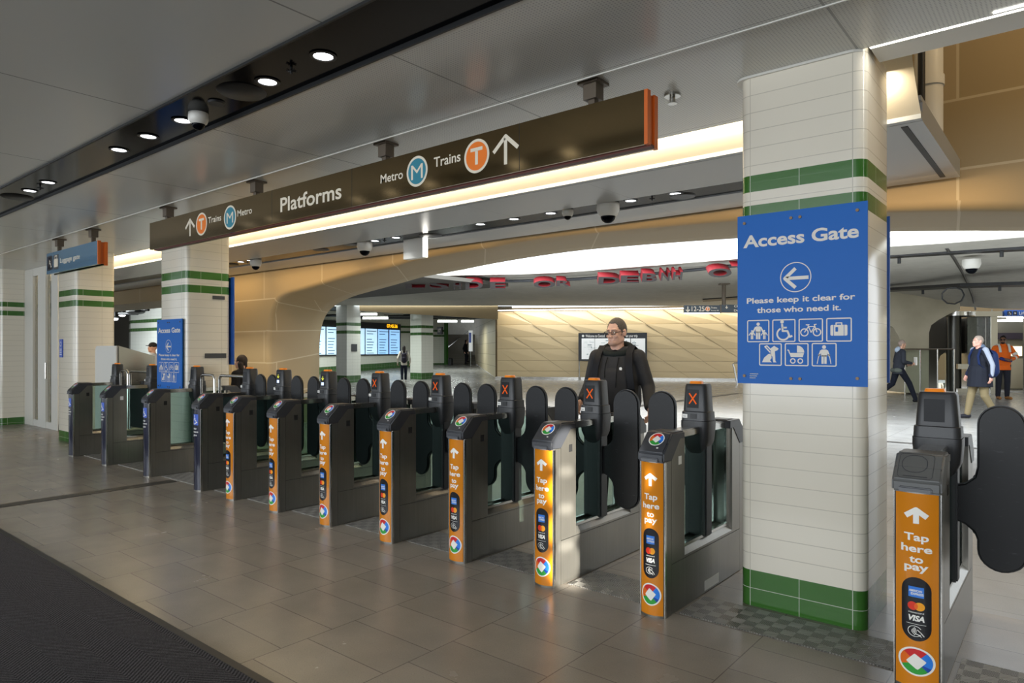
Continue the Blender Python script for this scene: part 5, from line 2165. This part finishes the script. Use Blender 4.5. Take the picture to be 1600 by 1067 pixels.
def hand(B, w, d, palm_n, s, curl=.35):
    """palm, four fingers of different lengths and a side thumb; d points from the wrist to the fingertips"""
    d = V(d).normalized()
    nrm_ = V(palm_n)
    nrm_ = (nrm_ - d * nrm_.dot(d)).normalized()
    side = d.cross(nrm_) * s
    w = V(w)
    R = Matrix((side, nrm_, d)).transposed()
    B.ell(w + d * .05, .040, .016, .052, R)
    for k, (off, ln, r) in enumerate(((.028, .072, .0085), (.010, .080, .0088), (-.009, .074, .0085), (-.027, .058, .0078))):
        p = w + d * .088 + side * off
        m_ = p + (d * math.cos(curl) + nrm_ * math.sin(curl)) * ln * .55
        e = m_ + (d * math.cos(curl * 2.4) + nrm_ * math.sin(curl * 2.4)) * ln * .5
        B.cap(p - d * .02, r, m_, r * .95, n=8)
        B.cap(m_, r * .95, e, r * .8, n=8)
    p = w + d * .028 + side * .030
    m_ = p + (side * .75 + d * .6 + nrm_ * .3).normalized() * .042
    e = m_ + (d * .9 + side * .15 + nrm_ * .35).normalized() * .032
    B.cap(p, .012, m_, .0105, n=8)
    B.cap(m_, .0105, e, .0085, n=8)


def head(B, c, R, sc=1.0, fat=1.0):
    """skull, jaw, nose, brow, lips, ears; the face looks to -y before R"""
    n0 = B.count()
    B.ell(V((0, .012, .02)), .074 * fat, .092, .100)
    B.ell(V((0, -.028, -.045)), .058 * fat, .064, .070)
    B.ell(V((0, -.060, -.085)), .034 * fat, .032, .030)
    B.cap((-.045 * fat, .0, -.06), .026, (-.018, -.062, -.085), .024, n=10)
    B.cap((.045 * fat, .0, -.06), .026, (.018, -.062, -.085), .024, n=10)
    B.cap((0, -.083, .016), .009, (0, -.101, -.024), .0125, n=10)
    B.ell(V((-.012, -.098, -.028)), .010, .012, .008)
    B.ell(V((.012, -.098, -.028)), .010, .012, .008)
    B.cap((-.042, -.072, .030), .0105, (.042, -.072, .030), .0105, n=8)
    B.ell(V((-.038, -.066, -.022)), .020, .020, .018)
    B.ell(V((.038, -.066, -.022)), .020, .020, .018)
    B.cap((-.020, -.090, -.056), .0065, (.020, -.090, -.056), .0065, n=8)
    B.cap((-.016, -.090, -.066), .0075, (.016, -.090, -.066), .0075, n=8)
    for s in (-1, 1):
        B.ell(V((s * .076 * fat, .012, -.005)), .010, .020, .033)
    B.xform(Matrix.Translation(c) @ R.to_4x4() @ Matrix.Scale(sc, 4), n0)


SKIN = mat('light_skin', 'c99a80', .5)
SKIN2 = mat('pink_skin', 'd09a88', .5)
SKIN_D = mat('brown_skin', '6e4a34', .5)


def cloth(name, c, rough=.85):
    return mat(name, c, rough, spec=.2)


EYE_W = mat('eye_white', 'e8e4de', .3)
EYE_D = mat('dark_iris', '2c2018', .2)
LIP = mat('muted_lip', 'a86a5c', .5)


def person(label, loc, heading, H=1.75, skin=SKIN, top='2a2a2c', legs='1c1d24', shoes='1a1716', hair='4a3a2c', girth=1.0,
           r_arm=None, l_arm=None, r_leg=None, l_leg=None, yaw=0.0, pitch=0.0, lean=0.0, hair_style='short', extra=None, detail=False, hem=.80, rough=.85):
    """heading: direction the person faces, as an angle of -y turned about z"""
    t = thing('person', label, 'person', loc, heading)
    t.scale = (H / 1.75,) * 3
    g = girth
    hip = {-1: V((-.09 * g, 0, .92)), 1: V((.09 * g, 0, .92))}
    L = lambda p: V((p[0], p[1] - lean * max(0, (p[2] - .92)), p[2]))
    leg_p = {-1: r_leg or ((-.105, -.01, .50), (-.11, .03, .085), (-.13, -.16, .03)), 1: l_leg or ((.105, -.01, .50), (.11, .03, .085), (.13, -.16, .03))}
    arm_p = {-1: r_arm or ((-.29, .04, 1.13), (-.30, -.06, .90)), 1: l_arm or ((.29, .04, 1.13), (.30, -.06, .90))}
    sh = {s: L((s * .185 * (1 + (g - 1) * .4), .01, 1.425)) for s in (-1, 1)}
    neck, hc = L((0, .012, 1.47)), L((0, -.012, 1.625))
    R = Matrix.Rotation(yaw, 3, 'Z') @ Matrix.Rotation(pitch, 3, 'X')
    vx = .0065 if detail else .0095
    B = Blob()
    for s in (-1, 1):
        k, a, f = (V(q) for q in leg_p[s])
        B.cap(hip[s], .085, k, .056)
        B.cap(k, .054, a, .038)
        B.cap(a + V((0, .02, -.03)), .034, f, .028)
        e, w = (V(q) for q in arm_p[s])
        B.cap(sh[s] - V((s * .008, 0, .02)), .046, e, .038)
        B.cap(e, .039, w, .027)
        hand(B, w, (w - e) + V((0, -.04, -.04)), V((-s, -.25, 0)), -s * -1, .4)
    B.cap((0, 0, .95), .13, L((0, .01, 1.15)), .125, 1.1, .75)
    B.cap(L((0, .01, 1.15)), .125, L((0, .01, 1.36)), .135, 1.15, .72)
    B.cap(sh[-1] - V((0, 0, .02)), .045, sh[1] - V((0, 0, .02)), .045)
    B.cap(neck - V((0, 0, .06)), .062 * (1 + (g - 1) * .4), hc + V((0, .015, -.06)), .054 * (1 + (g - 1) * .4))
    head(B, hc, R, 1.0, 1 + (g - 1) * .3)
    body = B.build('body', skin, t, vx, 2)
    HM = Matrix.Translation(hc) @ R.to_4x4()
    # eyes and brows
    e_ = MB()
    for s in (-1, 1):
        e_.sphere(HM @ V((s * .031, -.0815, .008)), .0105, .006, .0052, n=10)
    ey = e_.build('eyes', EYE_W, t, smooth=True)
    e_ = MB()
    for s in (-1, 1):
        e_.sphere(HM @ V((s * .031 - .002, -.0862, .008)), .0048, .003, .0046, n=8)
    e_.build('irises', EYE_D, ey, smooth=True)
    hm = cloth('hair_' + hair, hair, .7)
    hn = NT(hm)
    hq = hn.noise(hn.coord(), 190, 3)
    hn.base(hn.mix(hn.math('MULTIPLY', hn.math('GREATER_THAN', hq, .5), .45), hx(hair), tuple(min(1, c_ * 2.2 + .02) for c_ in hx(hair))))
    B = Blob()
    for s in (-1, 1):
        B.cap((s * .014, -.088, .030), .0045, (s * .048, -.076, .032), .0035, n=8)
    B.xform(HM)
    B.build('eyebrows', hm, t, .003, 0)
    e_ = MB()
    e_.tube([HM @ V((x, -.0955 + abs(x) * .3, -.0612)) for x in (-.022, -.011, 0, .011, .022)], .003, 6)
    e_.build('mouth', LIP, t)
    # hair
    B = Blob()
    if hair_style in ('short', 'receding'):
        bm = bmesh.new()
        bmesh.ops.create_uvsphere(bm, u_segments=72, v_segments=48, radius=1)
        bmesh.ops.transform(bm, matrix=Matrix.Translation((0, .0145, .0235)) @ Matrix.Diagonal((.0775, .0950, .1030, 1)), verts=bm.verts)
        fr = .012 if hair_style == 'receding' else 0.0
        line = ((0, .068 + fr), (.35, .074 + fr), (.62, .070 + fr), (.85, .040), (1.1, .020), (1.22, -.022), (1.42, -.026), (1.50, .018), (1.72, .022), (1.85, -.03), (2.3, -.060), (3.2, -.070))
        bmesh.ops.delete(bm, geom=[v for v in bm.verts if v.co.z < interp(line, abs(math.atan2(v.co.x, -v.co.y)))], context='VERTS')
        for v in bm.verts:
            q = v.co.copy()
            v.co += V((math.sin(q.x * 900 + q.z * 700), math.sin(q.y * 800 + q.x * 500), math.sin(q.z * 900 + q.y * 600))) * .0011
        bmesh.ops.transform(bm, matrix=HM, verts=bm.verts)
        bmesh.ops.recalc_face_normals(bm, faces=bm.faces)
        mh = bpy.data.meshes.new('hair')
        bm.to_mesh(mh)
        bm.free()
        mh.materials.append(hm)
        mh.polygons.foreach_set('use_smooth', [True] * len(mh.polygons))
        ho = link(bpy.data.objects.new('hair', mh), t)
        so = ho.modifiers.new('thickness', 'SOLIDIFY')
        so.thickness = .006
        so.offset = -1
    elif hair_style == 'long':
        B.ell(V((0, .026, .036)), .084, .094, .096)
        B.cap((0, .075, .02), .075, (0, .105, -.17), .070, 1.1, .6)
        B.cap((0, .105, -.17), .07, (0, .115, -.30), .045, 1.1, .6)
    elif hair_style == 'cap':
        B.ell(V((0, .012, .055)), .086, .100, .080)
        B.ell(V((0, -.105, .052)), .062, .055, .010)
    elif hair_style == 'bob':
        B.ell(V((0, .030, .030)), .092, .098, .105)
        B.cap((-.06, .04, -.03), .05, (-.055, .05, -.10), .045)
        B.cap((.06, .04, -.03), .05, (.055, .05, -.10), .045)
    if B.count():
        B.xform(HM)
        B.build('cap' if hair_style == 'cap' else 'hair', hm, t, .006, 1)
    else:
        B.bm.free()
    # top
    tm = cloth('garment_' + top, top, rough)
    B = Blob()
    B.cap((0, .0, hem), (.165 + (.86 - hem) * .12) * g, (0, .005, 1.02), .168 * g, 1.05 if hem > .7 else 1.16, .80 if hem > .7 else 1.15, flat=True)
    B.cap((0, -.01 * g, 1.02), .170 * g, L((0, .0, 1.22)), .165 * g, 1.06, .84)
    B.cap(L((0, .0, 1.22)), .165 * g, L((0, .012, 1.34)), .150 * g, 1.12, .78)
    B.cap(sh[-1] - V((-.02, 0, .022)), .066, sh[1] - V((.02, 0, .022)), .066, 1, 1.1)
    B.cap(sh[-1] * .5 + neck * .5, .06, sh[1] * .5 + neck * .5, .06)
    for s in (-1, 1):
        e, w = (V(q) for q in arm_p[s])
        B.cap(sh[s] - V((s * .006, 0, .010)), .066 * g ** .5, e, .056 * g ** .5)
        B.cap(e, .055 * g ** .5, w - (w - e).normalized() * .02, .043 * g ** .5)
    topo = B.build('top', tm, t, .009, 3)
    B = Blob()
    for s in (-1, 1):
        k, a, f = (V(q) for q in leg_p[s])
        B.cap(hip[s] + V((-s * .008, 0, .02)), .100 * g, k, .074)
        B.cap(k, .077, a + V((0, 0, .015)), .058)
    B.cap((-.06 * g, 0, .93), .102 * g, (.06 * g, 0, .93), .102 * g)
    B.build('trousers', cloth('trousers_' + legs, legs), t, .010, 2)
    for s in (-1, 1):
        k, a, f = (V(q) for q in leg_p[s])
        B = Blob()
        dd = (f - a)
        dd.z = 0
        dd.normalize()
        zf = a.z - .085
        B.cap(V((a.x, a.y, zf + .045)) - dd * .03, .046, V((f.x, f.y, zf + .040)), .040)
        B.cap(V((a.x, a.y, zf + .09)), .044, V((a.x, a.y, zf + .05)), .046)
        B.build('shoe', cloth('shoe_' + shoes, shoes, .5), t, .009, 1)
    if extra:
        extra(t, dict(L=L, HM=HM, sh=sh, neck=neck, arm=arm_p, top=topo, tm=tm, hc=hc, R=R, g=g))
    return t


def head_at(a, b):
    return math.atan2(b[0] - a[0], -(b[1] - a[1]))


BLACK_C = cloth('black_fabric', '141517')


def backpack(t, mt, straps=True, dy=.0, sz=1.0):
    B = Blob()
    B.cap((0, .23 + dy, 1.02), .13 * sz, (0, .22 + dy, 1.30), .12 * sz, 1.15, .8)
    B.cap((0, .30 + dy, 1.0), .075 * sz, (0, .30 + dy, 1.14), .07 * sz, 1.4, .7)
    p = B.build('backpack', mt, t, .012, 2)
    if straps:
        for s in (-1, 1):
            e_ = MB()
            pts = [(s * .13, .17, 1.36), (s * .135, .10, 1.48), (s * .13, .0, 1.515), (s * .135, -.085, 1.45), (s * .15, -.135, 1.32), (s * .165, -.12, 1.15), (s * .17, .02, 1.02)]
            rows = []
            for x, y, z in pts:
                rows.append([(x - .028, y, z), (x + .028, y, z), (x + .028, y + .012, z - .004), (x - .028, y + .012, z - .004)])
            e_.loft(rows)
            e_.build('strap', mt, t, smooth=True)


# man in the black hoodie walking up to the gates
def hoodie(t, d):
    HM = d['HM']
    g = d['g']
    dark = cloth('hood_lining_charcoal', '1f2423')
    B = Blob()
    for a in range(0, 360, 18):
        r = math.radians(a)
        x, y = .118 * math.sin(r), .085 * math.cos(r)
        z = 1.47 + (.045 * math.cos(r)) + .01
        x2, y2 = .118 * math.sin(r + .314), .085 * math.cos(r + .314)
        z2 = 1.47 + (.045 * math.cos(r + .314)) + .01
        B.cap((x, y + .015, z), .031, (x2, y2 + .015, z2), .031, n=10)
    B.ell(V((0, .13, 1.42)), .12, .06, .10)
    B.build('hood', dark, t, .008, 3)
    B = Blob()
    B.cap((0, .02, 1.44), .075, (0, -.045, 1.43), .048)
    B.build('undershirt', BLACK_C, t, .008, 2)
    for s, z1 in ((-1, 1.24), (1, 1.16)):
        e_ = MB().tube([(s * .05, -.10, 1.41), (s * .052, -.150, 1.34), (s * .05, -.172, z1 + .05), (s * .048, -.178, z1)], .0045, 8)
        e_.build('drawstring', BLACK_C, t, smooth=True)
    f = Flat()
    f.poly([(.010, -.012), (.014, .004), (.005, .014), (-.012, .010), (-.010, -.010)])
    f.build('chest_emblem', M['white'], lambda u, v, h: (.085 + u, -.158 - h, 1.318 + v), t)
    backpack(t, cloth('backpack_black', '16171c', .6))
    # glasses
    e_ = MB()
    for s in (-1, 1):
        pts = [HM @ V((s * (.034 + .027 * math.cos(a)), -.101 + .006 * abs(math.cos(a)), .006 + .0135 * math.sin(a))) for a in [2 * PI * i / 16 for i in range(17)]]
        e_.tube(pts, .0028, 6)
        e_.tube([HM @ V((s * .060, -.096, .010)), HM @ V((s * .080, -.04, .012)), HM @ V((s * .083, .012, .010))], .003, 6)
    e_.tube([HM @ V((-.009, -.104, .010)), HM @ V((.009, -.104, .010))], .0025, 6)
    gl = e_.build('glasses', mat('dark_glasses_frame', '1a1614', .3), t)
    e_ = MB()
    for s in (-1, 1):
        e_.add([HM @ V((s * (.034 + .026 * math.cos(a)), -.1005, .006 + .0128 * math.sin(a))) for a in [2 * PI * i / 16 for i in range(16)]], [tuple(range(16))])
    e_.build('lenses', mat('tinted_lens', '2a2422', .1, alpha=.15), gl)
    B = Blob()
    B.ell(V((0, -.058, -.080)), .047, .048, .030)
    B.xform(HM)
    B.build('stubble', mat('stubble_shade', 'c39a86', .6), t, .006, 1)


q = fl(964, 5.95)
person('man in a black hoodie and glasses walking up to the gates', (q.x, q.y, 0), math.radians(12), H=1.775, girth=1.08, skin=mat('ruddy_skin', 'd2a692', .5), top='343436', legs='17181c', hair='4b4540', hair_style='receding',
       r_arm=((-.258, .03, 1.17), (-.285, -.10, 1.04)), l_arm=((.27, .02, 1.16), (.335, -.17, 1.0)), yaw=math.radians(-16), pitch=math.radians(8),
       r_leg=((-.11, -.10, .50), (-.11, -.12, .085), (-.12, -.30, .03)), l_leg=((.11, .02, .50), (.11, .16, .10), (.12, .0, .04)), extra=hoodie, detail=True)

# businessman striding to the right, jacket man walking left, worker in orange
def satchel(t, d):
    B = Blob()
    B.cap((-.12, .05, .90), .075, (.14, .05, .90), .075, 1, 1.6)
    B.build('shoulder_bag', cloth('grey_bag_canvas', '5c625c'), t, .012, 2)
    e_ = MB()
    e_.loft([[(x - .02, y, z), (x + .02, y, z), (x + .02, y + .01, z), (x - .02, y + .01, z)] for x, y, z in ((-.2, -.14, 1.0), (-.05, -.15, 1.25), (.13, -.10, 1.47))])
    e_.build('bag_strap', cloth('bag_strap', '2c2c2c'), t)
    B = Blob()
    B.cap((0, .03, 1.47), .075, (0, .01, 1.50), .07)
    B.build('shirt_collar', cloth('pale_blue_shirt', 'a8b6c8'), t, .009, 2)
    c = V(d['arm'][-1][1])
    e_ = MB().cbox(c + V((.0, -.10, .06)), .16, .02, .22)
    e_.build('tablet', M['white'], t)


R90 = math.radians(39.5 + 90)
q = fl(1404, 19.4)
person('man in a dark suit striding past with grey shoulder bag beyond the near pillar', (q.x, q.y, 0), math.radians(39.5 + 84), H=1.77, top='33363e', legs='171a24', shoes='101014', hair='8a7a70', hair_style='short',
       r_arm=((-.27, -.02, 1.14), (-.20, -.26, 1.10)), l_arm=((.27, -.02, 1.14), (.16, -.26, 1.08)),
       r_leg=((-.10, -.24, .54), (-.10, -.40, .10), (-.10, -.57, .06)), l_leg=((.10, .12, .52), (.10, .50, .20), (.10, .38, .09)), lean=.12, pitch=math.radians(12), extra=satchel)


def jacket(t, d):
    backpack(t, cloth('blue_backpack', '182850', .6), straps=True, sz=1.25)
    for s in (-1, 1):
        e, w = (V(z) for z in d['arm'][s])
        B = Blob()
        B.cap(d['sh'][s] + V((s * .012, 0, .01)), .076, e + V((s * .012, 0, 0)), .065, 1, .75)
        B.cap(e + V((s * .012, 0, 0)), .064, w - (w - e) * .12 + V((s * .008, 0, 0)), .048, 1, .8)
        B.build('pale_sleeve', cloth('pale_grey_sleeve', '8d94a2'), t, .011, 2)
        B = Blob()
        B.cap(w - (w - e) * .16, .053, w - (w - e) * .06, .050)
        B.build('cuff', cloth('navy_cuff', '1a2036'), t, .010, 1)
    B = Blob()
    B.cap((0, .04, 1.46), .085, (0, .03, 1.50), .08)
    B.build('collar', cloth('grey_collar', '5b6a7e'), t, .01, 2)


q = fl(1531, 14.7)
person('grey-haired man in dark jacket with pale sleeves and blue backpack walking left', (q.x, q.y, 0), math.radians(39.5 - 93), H=1.80, girth=1.08, hem=.68, skin=SKIN2, top='1b1e27', legs='75694e', shoes='24242a', hair='84786e',
       r_arm=((-.29, .03, 1.14), (-.29, -.08, .92)), l_arm=((.29, .06, 1.13), (.29, .05, .90)),
       r_leg=((-.09, -.12, .52), (-.09, -.20, .10), (-.09, -.38, .05)), l_leg=((.09, .04, .50), (.09, .24, .15), (.09, .12, .06)), lean=.04, hair_style='short', extra=jacket)


def hivis(t, d):
    rf = mat('silver_reflective_tape', 'c4c4bc', .35)
    g = d['g']
    for s in (-1, 1):
        e_ = MB()
        pts = [(s * .125, .115, 1.30), (s * .125, .05, 1.515), (s * .12, -.02, 1.52), (s * .115, -.10, 1.44), (s * .115, -.150, 1.30)]
        e_.loft([[(x - .028, y, z + .004), (x + .028, y, z + .004), (x + .028, y + .006, z - .008), (x - .028, y + .006, z - .008)] for x, y, z in pts])
        e_.build('reflective_stripe', rf, t, smooth=True)
        e, w = (V(z) for z in d['arm'][s])
        for a, c, r in ((.62, .78, .071), (.35, .55, .0625)):
            o0 = (d['sh'][s], e) if r > .065 else (e, w)
            B = Blob()
            B.cap(o0[0].lerp(o0[1], a + .06), r * g ** .5, o0[0].lerp(o0[1], c - .06), r * g ** .5 * .98)
            B.build('reflective_band', rf, t, .010, 1)
    B = Blob()
    B.cap((.0, .012, 1.48), .072, (0, -.02, 1.49), .068)
    B.build('shirt_collar', d['tm'], t, .009, 2)
    HM = d['HM']
    e_ = MB()
    for s in (-1, 1):
        e_.sphere(HM @ V((s * .034, -.098, .006)), .027, .008, .017, n=10)
        e_.tube([HM @ V((s * .060, -.094, .010)), HM @ V((s * .083, .01, .010))], .004, 6)
    e_.build('sunglasses', mat('black_sunglasses', '0c0c0e', .15), t, smooth=True)
    B = Blob()
    B.ell(V((0, -.062, -.078)), .046, .046, .030)
    B.xform(HM)
    B.build('beard', cloth('dark_beard', '1a1210'), t, .008, 1)
    B = Blob()
    B.cap((-.16, -.29, 1.12), .045, (.06, -.31, 1.06), .04)
    B.build('gloves_held', cloth('blue_work_gloves', '2a3470'), t, .010, 2)


q = fl(1567, 20.6)
person('worker in orange hi-vis shirt and sunglasses standing before the lift', (q.x, q.y, 0), math.radians(39.5 - 14), H=1.92, skin=SKIN_D, top='d8641e', legs='23242c', shoes='8a5f34', hair='14100e', girth=1.06,
       r_arm=((-.32, -.02, 1.17), (-.12, -.27, 1.12)), l_arm=((.32, -.02, 1.17), (.10, -.29, 1.10)), yaw=math.radians(-25), extra=hivis)


def woman_bag(t, d):
    backpack(t, cloth('dark_patterned_backpack', '23202c', .7), straps=True, sz=.95)


q = fl(631, 32)
person('woman with long dark hair and backpack walking away in the side hall', (q.x, q.y, 0), math.radians(39.5 + 180 + 12), H=1.68, top='c9c2b4', legs='1b1f2c', shoes='d8d4cc', hair='17120f', girth=.92, hair_style='long',
       r_leg=((-.09, -.06, .50), (-.09, -.04, .085), (-.09, -.2, .03)), l_leg=((.09, .02, .50), (.09, .12, .10), (.09, -.04, .04)), extra=woman_bag)
q = at(727, 568, 49.3)
person('person in black climbing the stairs of the side hall', (q.x, q.y, .415), math.radians(39.5 + 70), H=1.78, top='15151a', legs='121218', shoes='101010', hair='17120f', hair_style='bob',
       r_leg=((-.10, -.22, .60), (-.10, -.16, .26), (-.10, -.32, .2)), lean=.1)
q = fl(371, 9.9)


def seat_ex(t, d):
    e_ = None


t = person('person with dark hair and black coat leaning forward behind the second pillar', (q.x + .15, q.y, -.0), math.radians(39.5 - 100), H=1.42, top='131316', legs='6f8398', shoes='202020', hair='2a231f', hair_style='bob', lean=.05, girth=1.25)
q = aty(239, 560, 6.9)
person('person in a dark cap and pale top behind the access board on the second pillar', (q.x, q.y, 0), math.radians(-40), H=1.66, top='c9ccd2', legs='2a2c34', hair='1f1d1c', hair_style='cap')
q = fl(1474, 58, -2.6)
person('small distant person with a backpack in the lower concourse beyond the balustrade', (q.x, q.y, -2.6), math.radians(39.5 + 180), H=1.7, top='7a6a58', legs='4a4a52', hair='1c1714', extra=lambda t, d: backpack(t, cloth('grey_green_backpack', '3c4038'), straps=False))
q = fl(1467, 57, -2.6)
person('distant person in a white shirt in the lower concourse', (q.x, q.y, -2.6), math.radians(39.5 + 150), H=1.7, top='c8c4bc', legs='3a2a2c', hair='1c1714')
